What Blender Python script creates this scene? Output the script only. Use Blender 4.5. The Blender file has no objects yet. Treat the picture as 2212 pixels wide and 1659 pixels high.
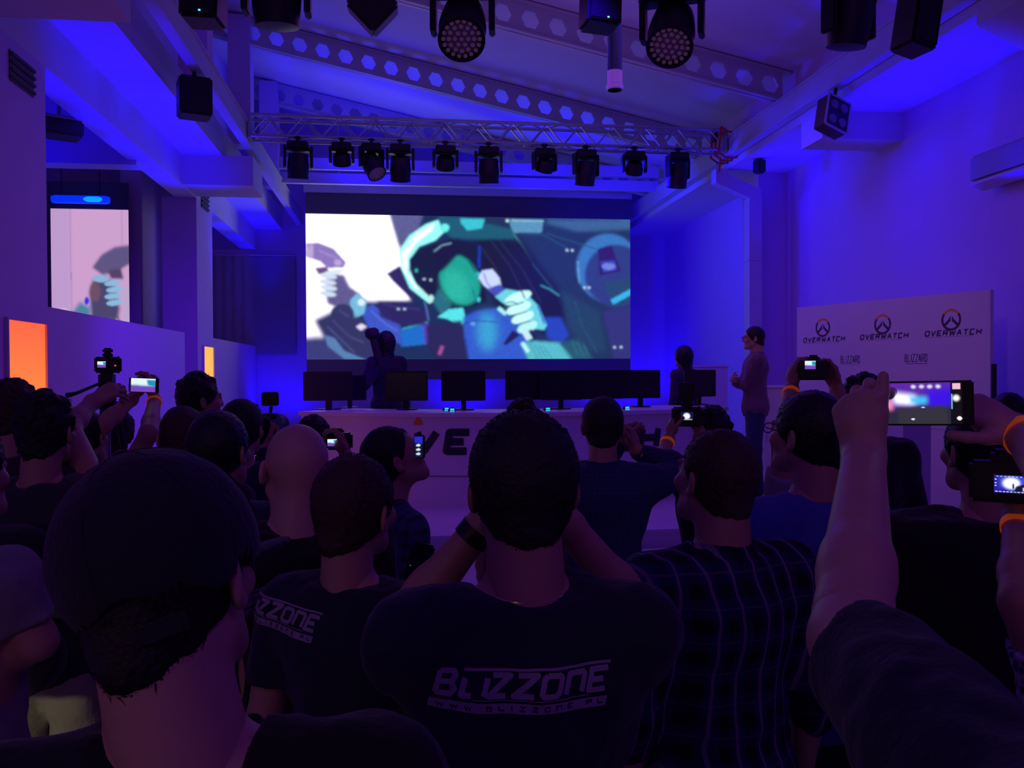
import bpy, math, random
import numpy as np
from mathutils import Vector, Matrix, Euler
random.seed(7); RNG = np.random.default_rng(7)
D2R = math.pi/180
sc = bpy.context.scene
COL = sc.collection

# ---------------------------------------------------------------- camera
FPX = 1854.0
YAW, PITCH, ROLL = 7.56*D2R, -0.77*D2R, 0.30*D2R
CAM = Vector((0, 0, 1.9))
cd = bpy.data.cameras.new('camera'); cam = bpy.data.objects.new('camera', cd); COL.objects.link(cam)
fwd = Vector((math.sin(YAW)*math.cos(PITCH), math.cos(YAW)*math.cos(PITCH), math.sin(PITCH)))
rt = fwd.cross(Vector((0, 0, 1))).normalized(); up = rt.cross(fwd).normalized()
rt2 = rt*math.cos(ROLL)-up*math.sin(ROLL); up2 = up*math.cos(ROLL)+rt*math.sin(ROLL)
RM = Matrix((rt2, up2, -fwd)).transposed()
cam.matrix_world = Matrix.Translation(CAM) @ RM.to_4x4()
cd.sensor_fit = 'HORIZONTAL'; cd.sensor_width = 36; cd.lens = FPX/2212*36; cd.clip_start = .05; cd.clip_end = 100
sc.camera = cam

def ray(px, py):
    return (RM @ Vector(((px-1106)/FPX, -(py-829.5)/FPX, -1)))
def at(px, py, Y):
    d = ray(px, py); t = Y/d.y
    return CAM + d*t
def atx(px, Y, z=0.0):
    """x of the room plane y=Y seen in column px, as a floor point"""
    d = ray(px, 806); return Vector((d.x/d.y*Y, Y, z))
def atd(px, py, dist):
    d = ray(px, py); return CAM + d*dist
def proj(p):
    q = RM.transposed() @ (Vector(p)-CAM)
    return (1106+FPX*q.x/-q.z, 829.5-FPX*q.y/-q.z, -q.z)

# ---------------------------------------------------------------- light
vs = sc.view_settings
vs.view_transform = 'Standard'; vs.look = 'None'; vs.gamma = 1; vs.use_curve_mapping = False; vs.exposure = 0.0
w = bpy.data.worlds.new('world'); sc.world = w; w.use_nodes = True
w.node_tree.nodes['Background'].inputs[0].default_value = (.30, .075, 1, 1)
w.node_tree.nodes['Background'].inputs[1].default_value = .028

def spot(name, loc, to, energy, color, angle=80, blend=.8, radius=.15):
    l = bpy.data.lights.new(name, 'SPOT'); l.energy = energy; l.color = color
    l.spot_size = angle*D2R; l.spot_blend = blend; l.shadow_soft_size = radius
    o = bpy.data.objects.new(name, l); COL.objects.link(o); o.location = loc
    o.rotation_euler = (Vector(to)-Vector(loc)).to_track_quat('-Z', 'Y').to_euler()
    return o
def area(name, loc, to, energy, color, sx, sy):
    l = bpy.data.lights.new(name, 'AREA'); l.energy = energy; l.color = color
    l.shape = 'RECTANGLE'; l.size = sx; l.size_y = sy
    o = bpy.data.objects.new(name, l); COL.objects.link(o); o.location = loc
    o.rotation_euler = (Vector(to)-Vector(loc)).to_track_quat('-Z', 'Y').to_euler()
    return o
BLUE = (.006, 0.0, 1.0); PURP = (.20, .045, .55); VIO = (.13, .0, 1.0)
# blue LED uplights along the walls
for i, y in enumerate((1.0, 8.5, 9.5, 10.5, 11.5, 12.2)):
    spot('uplight_left', (-2.72, y, 2.9), (-2.72, y, 6), 200, BLUE, 52)
for y in (14.6, 16.0, 17.4, 18.5):
    spot('uplight_left', (-2.7, y, 2.9), (-2.7, y, 6), 130, BLUE, 52)
for y in (2, 5.0, 7.4, 8.3, 9.1):
    spot('uplight_right', (5.52, y, 2.9), (5.52, y, 6), 190, BLUE, 48)
for y in (11.0, 12.1):
    spot('uplight_right', (5.5, y, 2.9), (5.5, y, 6), 150, BLUE, 52)
for x, e in ((-2.3, 90), (4.95, 170), (1.4, 120)):
    spot('uplight_stage', (x, 18.1, .75), (x, 18.9, 4.0), e, BLUE, 140)
spot('wash_right', (3.2, 13.2, 4.9), (6.05, 9.4, 3.0), 260, BLUE, 110)
spot('wash_right', (2.6, 9.6, 4.9), (6.05, 11.4, 2.6), 60, BLUE, 90)
spot('wash_right', (4.0, 11.0, 4.9), (6.05, 7.3, 3.6), 110, BLUE, 80)
spot('wash_back', (2.8, 13.4, 4.9), (6.0, 17, 2.9), 420, BLUE, 110)
spot('wash_roof', (-.6, 15.2, 5.0), (-.4, 15.2, 7), 150, BLUE, 165)
spot('wash_roof', (2.6, 15.2, 4.9), (2.6, 15.2, 7), 90, BLUE, 165)
spot('trouser_fill', (-2.8, -.5, 2.2), (-1.2, 3.1, .55), 60, (1.0, .92, .62), 20)  # narrow warm spot added to brighten the khaki trousers
spot('wash_stage_left', (1.0, 13.0, 4.6), (-3.0, 18.9, 3.0), 110, (.28, .12, .75), 42)  # added violet spot, lifts the dark curtain beside the screen
spot('wash_desk', (1.3, 5.6, 4.6), (1.3, 8.6, .9), 60, (.03, 0, 1), 60)
spot('wash_roof_near', (2.6, 8.6, 5.0), (4.6, 8.2, 7), 22, BLUE, 120)
spot('wash_gallery', (-4.9, 10.0, 3.4), (-4.9, 10.5, 6), 120, BLUE, 140)
spot('wash_gallery', (-3.55, 16.2, 3.2), (-3.55, 16.5, 6), 20, BLUE, 150)
# unseen violet fill added behind the crowd and over the hall; left wall wash
area('ambient_fill', (1.5, -2.5, 5.2), (1.5, 9, 3.0), 46, PURP, 5, 2)
area('ambient_fill', (1.6, 9.0, 5.0), (1.6, 9.3, 0), 42, (.42, .085, .85), 5, 4)
spot('wash_left', (.6, 8.0, 4.4), (-3.0, 11.6, 1.2), 420, (.11, .0, 1.0), 62)
area('roof_wash', (1.2, 9.2, 4.7), (1.2, 9.2, 7), 16, (.32, .15, .8), 4, 5)  # unseen upward area light added to raise the ceiling tone
area('foyer_lamp', (-2.4, -1.6, 2.5), (.2, 2.2, 1.5), 3.6, (1.0, .55, .28), .8, .6)
spot('wash_banner', (2.2, 4.5, 4.4), (5.1, 8.6, 1.8), 80, (.60, .28, .7), 36)
# ---------------------------------------------------------------- materials
def mat(name, col, rough=.6, metal=0, bump=0, bscale=60, var=0, vscale=4, emit=None, es=1, sheen=0, spec=.5, coat=0):
    m = bpy.data.materials.new(name); m.use_nodes = True; nt = m.node_tree; b = nt.nodes['Principled BSDF']
    b.inputs['Base Color'].default_value = (*col, 1); b.inputs['Roughness'].default_value = rough
    b.inputs['Metallic'].default_value = metal; b.inputs['Specular IOR Level'].default_value = spec
    if sheen: b.inputs['Sheen Weight'].default_value = sheen
    if coat: b.inputs['Coat Weight'].default_value = coat
    if emit: b.inputs['Emission Color'].default_value = (*emit, 1); b.inputs['Emission Strength'].default_value = es
    if bump or var:
        tc = nt.nodes.new('ShaderNodeTexCoord')
        if var:
            n = nt.nodes.new('ShaderNodeTexNoise'); n.inputs['Scale'].default_value = vscale; n.inputs['Detail'].default_value = 4
            r = nt.nodes.new('ShaderNodeMix'); r.data_type = 'RGBA'
            r.inputs['A'].default_value = (*[max(0, c*(1-var)) for c in col], 1); r.inputs['B'].default_value = (*[min(1, c*(1+var)) for c in col], 1)
            nt.links.new(tc.outputs['Object'], n.inputs['Vector']); nt.links.new(n.outputs['Fac'], r.inputs['Factor']); nt.links.new(r.outputs['Result'], b.inputs['Base Color'])
        if bump:
            n = nt.nodes.new('ShaderNodeTexNoise'); n.inputs['Scale'].default_value = bscale; n.inputs['Detail'].default_value = 5
            p = nt.nodes.new('ShaderNodeBump'); p.inputs['Strength'].default_value = bump; p.inputs['Distance'].default_value = .01
            nt.links.new(tc.outputs['Object'], n.inputs['Vector']); nt.links.new(n.outputs['Fac'], p.inputs['Height']); nt.links.new(p.outputs['Normal'], b.inputs['Normal'])
    return m
def emat(name, col, s):
    m = mat(name, (0, 0, 0), emit=col, es=s); return m
def attr_emit(name, s=1.0):
    m = bpy.data.materials.new(name); m.use_nodes = True; nt = m.node_tree; b = nt.nodes['Principled BSDF']
    a = nt.nodes.new('ShaderNodeAttribute'); a.attribute_name = 'pic'
    b.inputs['Base Color'].default_value = (.01, .01, .01, 1); b.inputs['Roughness'].default_value = .5
    nt.links.new(a.outputs['Color'], b.inputs['Emission Color']); b.inputs['Emission Strength'].default_value = s
    return m
def plaid_mat(name, base, dark, line, s=14):
    m = bpy.data.materials.new(name); m.use_nodes = True; nt = m.node_tree; b = nt.nodes['Principled BSDF']
    b.inputs['Roughness'].default_value = .85
    tc = nt.nodes.new('ShaderNodeTexCoord'); sp = nt.nodes.new('ShaderNodeSeparateXYZ'); nt.links.new(tc.outputs['Object'], sp.inputs[0])
    def mth(op, a, bb=None, c=None):
        n = nt.nodes.new('ShaderNodeMath'); n.operation = op
        for i, v in enumerate((a, bb, c)):
            if v is None: continue
            if isinstance(v, (int, float)): n.inputs[i].default_value = v
            else: nt.links.new(v, n.inputs[i])
        return n.outputs[0]
    def band(sock, scale, lo, hi, off=0):
        f = mth('FRACT', mth('MULTIPLY_ADD', sock, scale, 50+off))
        return mth('MULTIPLY', mth('GREATER_THAN', f, lo), mth('LESS_THAN', f, hi))
    xs = mth('ADD', sp.outputs[0], mth('MULTIPLY', sp.outputs[1], .35)); zs = sp.outputs[2]
    d = mth('MULTIPLY', mth('ADD', band(xs, s, .0, .42), band(zs, s*.8, .0, .42)), .5)
    l = mth('MINIMUM', mth('ADD', band(xs, s, .62, .74), mth('MULTIPLY', band(zs, s*.8, .68, .74), .35)), 1)
    m1 = nt.nodes.new('ShaderNodeMix'); m1.data_type = 'RGBA'; m1.inputs['A'].default_value = (*base, 1); m1.inputs['B'].default_value = (*dark, 1)
    nt.links.new(d, m1.inputs['Factor'])
    m2 = nt.nodes.new('ShaderNodeMix'); m2.data_type = 'RGBA'; nt.links.new(m1.outputs['Result'], m2.inputs['A']); m2.inputs['B'].default_value = (*line, 1)
    nt.links.new(l, m2.inputs['Factor']); nt.links.new(m2.outputs['Result'], b.inputs['Base Color'])
    return m

M = {}
M['wall'] = mat('lilac_white_plaster', (.68, .45, .76), .75, bump=.12, bscale=25, var=.05)
M['ceil'] = mat('white_ceiling_board', (.70, .68, .72), .8, bump=.08, bscale=12, var=.05)
M['steel'] = mat('white_painted_steel', (.62, .60, .64), .5, bump=.05, var=.1, vscale=3)
M['floor'] = mat('pale_resin_floor', (.62, .56, .60), .28, bump=.03, bscale=8, var=.06, vscale=2)
M['stage'] = mat('pale_stage_deck', (.60, .54, .60), .32, bump=.04, bscale=10, var=.06)
M['black'] = mat('black_plastic', (.012, .012, .014), .45)
M['blackm'] = mat('matt_black_metal', (.018, .017, .02), .55, bump=.05)
M['alu'] = mat('aluminium_tube', (.55, .55, .58), .35, metal=.8)
M['dgrey'] = mat('dark_grey_cloth', (.09, .085, .10), .9, bump=.2, bscale=90)
M['gcurt'] = mat('grey_curtain', (.36, .32, .34), .9, bump=.15, bscale=30, var=.1)
M['sblack'] = mat('screen_border_grey', (.12, .11, .14), .7)
M['glass'] = mat('lens_glass', (.03, .03, .05), .12, coat=.5)
M['white'] = mat('white_laminate', (.70, .66, .72), .4)
M['orange'] = mat('orange_plastic', (.85, .16, .02), .6, emit=(1, .16, .02), es=.0)

# ---------------------------------------------------------------- objects
def tag(o, label=None, cat=None, group=None, kind=None):
    if label: o['label'] = label
    if cat: o['category'] = cat
    if group: o['group'] = group
    if kind: o['kind'] = kind
    return o
def empty(name, loc=(0, 0, 0), rz=0, label=None, cat=None, group=None, rot=None):
    o = bpy.data.objects.new(name, None); COL.objects.link(o); o.location = loc
    o.rotation_euler = rot if rot else (0, 0, rz); o.empty_display_size = .1
    return tag(o, label, cat, group)
def copy_tree(o, parent=None):
    c = o.copy(); COL.objects.link(c)
    if parent is not None: c.parent = parent
    for ch in list(o.children): copy_tree(ch, c)
    return c
class MB:
    def __init__(s): s.v = []; s.f = []
    def add(s, v, f):
        n = len(s.v); s.v += [tuple(p) for p in v]; s.f += [tuple(i+n for i in q) for q in f]; return s
    def box(s, c, d, rot=None, bev=0):
        x, y, z = [k/2 for k in d]; c = Vector(c)
        R = rot.to_matrix() if rot is not None and hasattr(rot, 'to_matrix') else (rot if rot is not None else Matrix.Identity(3))
        if bev <= 0:
            v = [c+R@Vector((i*x, j*y, k*z)) for i in (-1, 1) for j in (-1, 1) for k in (-1, 1)]
            return s.add(v, [(0, 1, 3, 2), (4, 6, 7, 5), (0, 4, 5, 1), (2, 3, 7, 6), (0, 2, 6, 4), (1, 5, 7, 3)])
        import bmesh
        bm = bmesh.new(); bmesh.ops.create_cube(bm, size=1)
        for q in bm.verts: q.co = Vector((q.co.x*2*x, q.co.y*2*y, q.co.z*2*z))
        bmesh.ops.bevel(bm, geom=bm.edges[:], offset=bev, segments=2, affect='EDGES')
        s.add([c+R@q.co for q in bm.verts], [[q.index for q in f.verts] for f in bm.faces]); bm.free(); return s
    def b2(s, lo, hi): return s.box([(a+b)/2 for a, b in zip(lo, hi)], [abs(b-a) for a, b in zip(lo, hi)])
    def tube(s, pts, r, n=8, cap=True):
        pts = [Vector(p) for p in pts]; rr = r if isinstance(r, (list, tuple)) else [r]*len(pts)
        u = None; rings = []
        for i, p in enumerate(pts):
            t = (pts[min(i+1, len(pts)-1)]-pts[max(i-1, 0)]).normalized()
            if u is None: u = t.orthogonal().normalized()
            u = (u-t*u.dot(t)).normalized(); w_ = t.cross(u)
            rings.append([p+(u*math.cos(2*math.pi*k/n)+w_*math.sin(2*math.pi*k/n))*rr[i] for k in range(n)])
        v = [q for R in rings for q in R]; f = []
        for i in range(len(pts)-1):
            for k in range(n): f.append((i*n+k, i*n+(k+1) % n, (i+1)*n+(k+1) % n, (i+1)*n+k))
        if cap: f.append(tuple(range(n))[::-1]); f.append(tuple((len(pts)-1)*n+k for k in range(n)))
        return s.add(v, f)
    def lathe(s, prof, c=(0, 0, 0), axis=(0, 0, 1), n=24):
        ax = Vector(axis).normalized(); c = Vector(c); u = ax.orthogonal().normalized(); w_ = ax.cross(u); v = []; f = []
        for (r, h) in prof:
            v += [c+ax*h+(u*math.cos(2*math.pi*k/n)+w_*math.sin(2*math.pi*k/n))*r for k in range(n)]
        for i in range(len(prof)-1):
            for k in range(n): f.append((i*n+k, i*n+(k+1) % n, (i+1)*n+(k+1) % n, (i+1)*n+k))
        f.append(tuple(range(n))[::-1]); f.append(tuple((len(prof)-1)*n+k for k in range(n)))
        return s.add(v, f)
    def prism(s, poly, d0, d1, fn):
        n = len(poly); v = [fn(p[0], p[1], d0) for p in poly]+[fn(p[0], p[1], d1) for p in poly]
        return s.add(v, [tuple(range(n))[::-1], tuple(range(n, 2*n))]+[(i, (i+1) % n, n+(i+1) % n, n+i) for i in range(n)])
    def build(s, name, m, parent=None, smooth=False, **k):
        me = bpy.data.meshes.new(name); me.from_pydata([tuple(v) for v in s.v], [], s.f); me.validate(); me.update()
        import bmesh
        bm = bmesh.new(); bm.from_mesh(me); bmesh.ops.recalc_face_normals(bm, faces=bm.faces); bm.to_mesh(me); bm.free()
        if m: me.materials.append(m)
        if smooth: me.polygons.foreach_set('use_smooth', [True]*len(me.polygons)); me.set_sharp_from_angle(angle=40*D2R)
        o = bpy.data.objects.new(name, me); COL.objects.link(o)
        if parent: o.parent = parent
        if k: tag(o, **k)
        return o
def struct(name, mb, m, **k):
    return mb.build(name, m, kind='structure', **k)

# ---------------------------------------------------------------- raster painting for screens, prints and signs
class Pic:
    def __init__(s, W, H, x0, y0, x1, y1, bg=(0, 0, 0)):
        s.W, s.H = W, H; s.a = np.zeros((H, W, 3)); s.a[:] = bg
        s.X = x0+(np.arange(W)+.5)/W*(x1-x0); s.Y = y0+(np.arange(H)+.5)/H*(y1-y0)
        s.px = (x1-x0)/W
    def mask(s, poly):
        p = np.array(poly, float); X, Y = np.meshgrid(s.X, s.Y); m = np.zeros(X.shape, bool); n = len(p)
        for i in range(n):
            x1, y1 = p[i]; x2, y2 = p[(i+1) % n]
            if y1 == y2: continue
            c = ((y1 > Y) != (y2 > Y)) & (X < (x2-x1)*(Y-y1)/(y2-y1)+x1); m ^= c
        return m.astype(float)
    def blur(s, m, b):
        k = max(1, int(b/s.px)); 
        for _ in range(2):
            for ax in (0, 1):
                q = np.pad(m, [(k, k) if a == ax else (0, 0) for a in (0, 1)], mode='edge')
                c = np.cumsum(q, axis=ax); z = np.zeros_like(np.take(c, [0], axis=ax)); c = np.concatenate([z, c], axis=ax)
                n = 2*k+1; L = m.shape[ax]
                m = (np.take(c, range(n, n+L), axis=ax)-np.take(c, range(0, L), axis=ax))/n if L+n <= c.shape[ax] else (np.take(c, range(n-1, n-1+L), axis=ax)-np.take(c, range(0, L), axis=ax))/(n-1)
        return m
    def fill(s, poly, col, blur=0, a=1.0):
        m = s.mask(poly)
        if blur: m = s.blur(m, blur)
        m = (m*a)[..., None]; s.a = s.a*(1-m)+np.array(col)*m; return s
    def ell(s, cx, cy, rx, ry, col, rot=0, blur=0, a=1.0, n=40):
        c, q = math.cos(rot*D2R), math.sin(rot*D2R)
        return s.fill([(cx+rx*math.cos(t)*c-ry*math.sin(t)*q, cy+rx*math.cos(t)*q+ry*math.sin(t)*c) for t in [2*math.pi*i/n for i in range(n)]], col, blur, a)
    def line(s, pts, w_, col, blur=0, a=1.0):
        for (x0, y0), (x1, y1) in zip(pts[:-1], pts[1:]):
            L = math.hypot(x1-x0, y1-y0) or 1; nx, ny = -(y1-y0)/L*w_/2, (x1-x0)/L*w_/2
            s.fill([(x0+nx, y0+ny), (x1+nx, y1+ny), (x1-nx, y1-ny), (x0-nx, y0-ny)], col, blur, a)
        return s
def srgb(*c):
    return tuple(((v/255)/12.92 if v/255 <= .04045 else (((v/255)+.055)/1.055)**2.4) for v in c)
def pic_object(name, pic, P00, P10, P01, P11, m, parent=None):
    """grid of colour points spanning four corners (top-left, top-right, bottom-left, bottom-right)"""
    H, W = pic.H, pic.W; u = np.linspace(0, 1, W); v = np.linspace(0, 1, H); U, V = np.meshgrid(u, v)
    P = [np.array(p, float) for p in (P00, P10, P01, P11)]
    co = (P[0]*((1-U)*(1-V))[..., None]+P[1]*(U*(1-V))[..., None]+P[2]*((1-U)*V)[..., None]+P[3]*(U*V)[..., None]).reshape(-1, 3)
    i = np.arange(H*W).reshape(H, W); q = np.stack([i[:-1, :-1], i[1:, :-1], i[1:, 1:], i[:-1, 1:]], -1).reshape(-1, 4)
    me = bpy.data.meshes.new(name); me.from_pydata(co.tolist(), [], q.tolist()); me.update()
    at_ = me.attributes.new('pic', 'FLOAT_COLOR', 'POINT')
    at_.data.foreach_set('color', np.concatenate([pic.a.reshape(-1, 3), np.ones((H*W, 1))], 1).ravel().astype(np.float32))
    me.materials.append(m); o = bpy.data.objects.new(name, me); COL.objects.link(o)
    if parent: o.parent = parent
    return o
# block lettering: every glyph is a list of strokes in a unit cell (x right, y down)
GL = {
 'A': [[(0, 1), (.5, 0), (1, 1)], [(.25, .68), (.75, .68)]], 'B': [[(0, 0), (0, 1)], [(0, .0), (.8, 0), (.9, .2), (.75, .48), (0, .48)], [(.75, .48), (1, .75), (.85, 1), (0, 1)]],
 'C': [[(1, 0), (0, 0), (0, 1), (1, 1)]], 'D': [[(0, 0), (.7, 0), (1, .3), (1, .7), (.7, 1), (0, 1), (0, 0)]],
 'E': [[(1, 0), (0, 0), (0, 1), (1, 1)], [(0, .5), (.8, .5)]], 'H': [[(0, 0), (0, 1)], [(1, 0), (1, 1)], [(0, .5), (1, .5)]],
 'I': [[(.5, 0), (.5, 1)]], 'L': [[(0, 0), (0, 1), (1, 1)]], 'N': [[(0, 1), (0, 0), (.85, 0), (1, .15), (1, 1)]], 'O': [[(.15, 0), (.85, 0), (1, .15), (1, .85), (.85, 1), (.15, 1), (0, .85), (0, .15), (.15, 0)]],
 'M': [[(0, 1), (0, 0), (.5, .6), (1, 0), (1, 1)]], 'P': [[(0, 1), (0, 0), (1, 0), (1, .5), (0, .5)]],
 'R': [[(0, 1), (0, 0), (.9, 0), (1, .25), (.9, .5), (0, .5)], [(.5, .5), (1, 1)]], 'T': [[(0, 0), (1, 0)], [(.5, 0), (.5, 1)]],
 'V': [[(0, 0), (.5, 1), (1, 0)]], 'W': [[(0, 0), (.22, 1), (.5, .25), (.78, 1), (1, 0)]], 'Z': [[(0, 0), (1, 0), (0, 1), (1, 1)]],
 '.': [[(.4, .9), (.6, .9)]], '_': [],
}
def word(pic, txt, x, y, w_, h, gap, lw, col, slant=0.0):
    for ch in txt:
        cw = w_*(.35 if ch in 'I.' else 1.25 if ch in 'W' else 1)
        for st in GL[ch]:
            pts = [(x+lw/2+px*(cw-lw)+(1-(py))*h*slant, y+lw/2+py*(h-lw)) for px, py in st]
            e = []
            for k, p in enumerate(pts): e.append(p)
            pic.line(e, lw, col)
            for p in e[1:-1]: pic.ell(p[0], p[1], lw/2, lw/2, col, n=8)
        x += cw+gap
    return x
# ================================================================ the hall
def attr_base(name, rough=.5):
    m = bpy.data.materials.new(name); m.use_nodes = True; nt = m.node_tree; b = nt.nodes['Principled BSDF']
    a = nt.nodes.new('ShaderNodeAttribute'); a.attribute_name = 'pic'; nt.links.new(a.outputs['Color'], b.inputs['Base Color'])
    b.inputs['Roughness'].default_value = rough; return m
M['print'] = attr_base('printed_panel', .6); M['pic'] = attr_emit('lit_picture', 1.0)
YB = 19.0
rb = lambda x: 5.4+.215*(5-x)
struct('floor', MB().b2((-7.2, -4, -.12), (6.3, YB+.2, 0)), M['floor'])
struct('wall_back', MB().b2((-7.2, YB, 0), (6.3, YB+.2, 8)), M['wall'])
struct('wall_right', MB().b2((6.05, -4, 0), (6.25, YB, 5.0)), M['wall'])
struct('wall_left', MB().b2((-3.5, -4, 0), (-3.0, 7.9, 4.56)), M['wall'])
struct('trim_1', MB().b2((-3.5, 13.5, 0), (-3.0, 14.6, 4.56)), M['wall'])            # second pier
struct('trim_2', MB().b2((-3.15, 7.9, 0), (-3.0, 12.7, 2.49)), M['wall'])           # parapets of the gallery
struct('trim_3', MB().b2((-3.15, 14.6, 0), (-3.0, YB, 2.49)), M['wall'])
struct('trim_4', MB().b2((-3.3, -4, 4.56), (-3.0, YB, 5.0)), M['ceil'])             # downstand over the openings
struct('trim_5', MB().b2((-3.0, 12.65, 4.58), (-2.03, 13.5, 5.0)), M['ceil'])
struct('trim_6', MB().b2((-3.0, 5.4, 4.58), (-2.0, 6.9, 5.0)), M['ceil'])
struct('trim_7', MB().b2((5.02, 9.66, 4.67), (6.05, 10.2, 5.0)), M['ceil'])
struct('trim_8', MB().prism([(5.02, 5.0), (5.02, 4.9), (6.05, 4.45), (6.05, 5.0)], 5.6, 6.92, lambda a, b, d: (a, d, b)), M['ceil'])
struct('trim_9', MB().b2((5.59, 12.8, 0), (6.05, 13.4, 5.0)), M['wall'])
struct('ceiling', MB().b2((-3.3, -4, 5.0), (-2.45, YB, 5.4)), M['ceil'])
struct('ceiling', MB().b2((5.02, -4, 5.0), (6.25, YB, 5.4)), M['ceil'])
struct('ceiling', MB().prism([(-3.3, rb(-3.3)+.42), (5.3, rb(5.3)+.42), (5.3, rb(5.3)+.55), (-3.3, rb(-3.3)+.55)], -4, YB, lambda a, b, d: (a, d, b)), M['ceil'])
struct('ceiling', MB().b2((-7.2, -4, 5.6), (-3.3, YB, 5.8)), M['ceil'])
struct('wall_left_upper', MB().b2((-3.25, -4, 5.4), (-3.1, YB, 8)), M['wall'])
struct('wall_right_upper', MB().b2((5.12, -4, 5.4), (5.25, YB, 6.1)), M['wall'])
# gallery behind the left piers
struct('wall_gallery_left', MB().b2((-7.2, -4, 0), (-7.0, YB, 5.6)), M['wall'])
struct('wall_gallery_back', MB().b2((-7.0, 15.2, 0), (-3.62, 15.35, 5.6)), M['wall'])
struct('wall_gallery_side', MB().b2((-4.3, 14.2, 0), (-3.98, 15.2, 5.6)), M['wall'])
struct('wall_gallery_inner', MB().b2((-4.1, 15.35, 0), (-4.0, YB, 5.6)), M['wall'])
struct('trim_10', MB().b2((-3.2, 11.2, 4.5), (-7.0, 11.5, 5.6)), M['ceil'])
# posts carrying the rafters on the left, double rail over the stage
for i, y in enumerate((4.7, 7.7, 10.7, 13.7, 16.7)):
    struct('trim_%d' % (11+i), MB().b2((-2.53, y-.16, 5.4), (-2.2, y+.16, rb(-2.3)+.4)), M['wall'])
def ibeam(x0, x1, z0, z1, ya, yb_):
    m = MB(); xc = (x0+x1)/2
    m.b2((x0, ya, z0), (x1, yb_, z0+.025)); m.b2((x0, ya, z1-.025), (x1, yb_, z1)); m.b2((x0+.02, ya, z0+.02), (x1-.02, yb_, z1-.02)); return m
struct('trim_16', ibeam(-2.15, -2.03, 5.1, 5.4, -4, YB), M['steel'])
struct('trim_17', ibeam(4.88, 5.0, 5.1, 5.4, -4, YB), M['steel'])
struct('trim_18', MB().b2((-2.1, 15.9, 5.34), (4.95, 16.0, 5.53)), M['steel'])
struct('trim_19', MB().b2((-2.1, 15.9, 5.60), (4.95, 16.0, 5.80)), M['steel'])
# castellated rafters
def rafter(y):
    m = MB(); x = -3.05; c = .35
    P = [(0, .4), (0, .2), (.058, .2), (.115, .302), (.235, .302), (.292, .2), (.35, .2), (.35, .4)]
    Q = [(0, 0), (.35, 0), (.35, .2), (.292, .2), (.235, .098), (.115, .098), (.058, .2), (0, .2)]
    while x < 5.0:
        for pl in (P, Q): m.prism([(x+a, rb(x+a)+b) for a, b in pl], y-.02, y+.02, lambda a, b, d: (a, d, b))
        x += c
    for o in (0, .385): m.prism([(-3.05, rb(-3.05)+o), (5.1, rb(5.1)+o), (5.1, rb(5.1)+o+.02), (-3.05, rb(-3.05)+o+.02)], y-.075, y+.075, lambda a, b, d: (a, d, b))
    return m
for i, y in enumerate((1.7, 4.7, 7.7, 10.7, 13.7, 16.7)):
    struct('trim_%d' % (20+i), rafter(y), M['steel'])
# square rainwater duct with a dogleg
t = empty('drain_duct', (5.45, 12.68, 0), label='white square duct running down the right column with a bend near the top', cat='duct')
m = MB().prism([(-.63, 4.99), (-.63, 4.775), (-.1, 4.555), (-.1, 0), (.1, 0), (.1, 4.685), (-.43, 4.905), (-.43, 4.99)], -.1, .1, lambda a, b, d: (a, d, b))
m.build('duct_run', M['steel'], t)
for z in (1.6, 3.6): MB().b2((-.11, -.11, z), (.11, .1, z+.03)).build('bracket', M['steel'], t)

# stage
t = empty('stage_platform', (0.6, 6, 0), label='low pale stage with a front step running under the curved desk', cat='stage')
MB().b2((-3.55, 1.1, 0), (3.45, 12.98, .55)).build('deck', M['stage'], t)
MB().b2((-3.0, 0, 0), (3.45, 1.1, .40)).build('front_step', M['stage'], t)
MB().b2((-3.5, 1.085, .40), (3.45, 1.1, .54)).build('riser', M['stage'], t)

# orange light boxes in the piers
def lightbox(y0, y1, label, ca=(1.4, .13, .03), cb=(1.5, .52, .045)):
    yc = (y0+y1)/2; t = empty('light_box', (-3.0, yc, .3), label=label, cat='light box', group='orange light boxes in the piers')
    p = Pic(16, 60, 0, 0, 1, 1)
    for r in range(60):
        f = r/59; p.a[r, :] = [a*(1-f)+b*f for a, b in zip(ca, cb)]
    w2 = (y1-y0)/2
    pic_object('light_panel', p, (.012, -w2, 2.03), (.012, w2, 2.03), (.012, -w2, 0), (.012, w2, 0), M['pic'], t)
    m = MB()
    for a, b in ((-w2-.02, -w2), (w2, w2+.02)): m.b2((0, a, 0), (.03, b, 2.03))
    m.b2((0, -w2-.02, 2.03), (.03, w2+.02, 2.05)); m.build('frame', M['wall'], t)
lightbox(7.08, 7.8, 'tall orange glowing light box in the near left pier')
lightbox(13.82, 14.52, 'tall yellow glowing light box in the far left pier', (1.4, .50, .07), (1.4, .62, .06))
# vents
def vent(loc, w2, h, label, n=4):
    t = empty('wall_vent', loc, label=label, cat='vent'); MB().b2((0, -w2, -h), (.012, w2, h)).build('backing', M['sblack'], t)
    m = MB()
    for k in range(n):
        z = -h+(k+.5)*2*h/n; m.b2((.0, -w2, z-.012), (.03, w2, z+.012))
    m.build('louvre', M['dgrey'], t); return t
vent((-3.0, 7.42, 4.33), .22, .12, 'louvred wall vent high on the near left pier')
vent((-3.0, 14.05, 4.62), .24, .14, 'small louvred vent high on the far left pier')
# ring downlight under near left cross beam
t = empty('downlight', (-2.7, 6.35, 4.58), label='small round downlight with a blue ring under the near cross beam', cat='downlight')
MB().lathe([(.10, -.005), (.10, .0), (.02, .0)], axis=(0, 0, 1)).build('housing', M['wall'], t)
MB().lathe([(.07, -.012), (.08, -.012), (.08, -.004), (.07, -.004)]).build('glow_ring', emat('blue_ring', (.0, .25, 1), 2.2), t)

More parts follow.
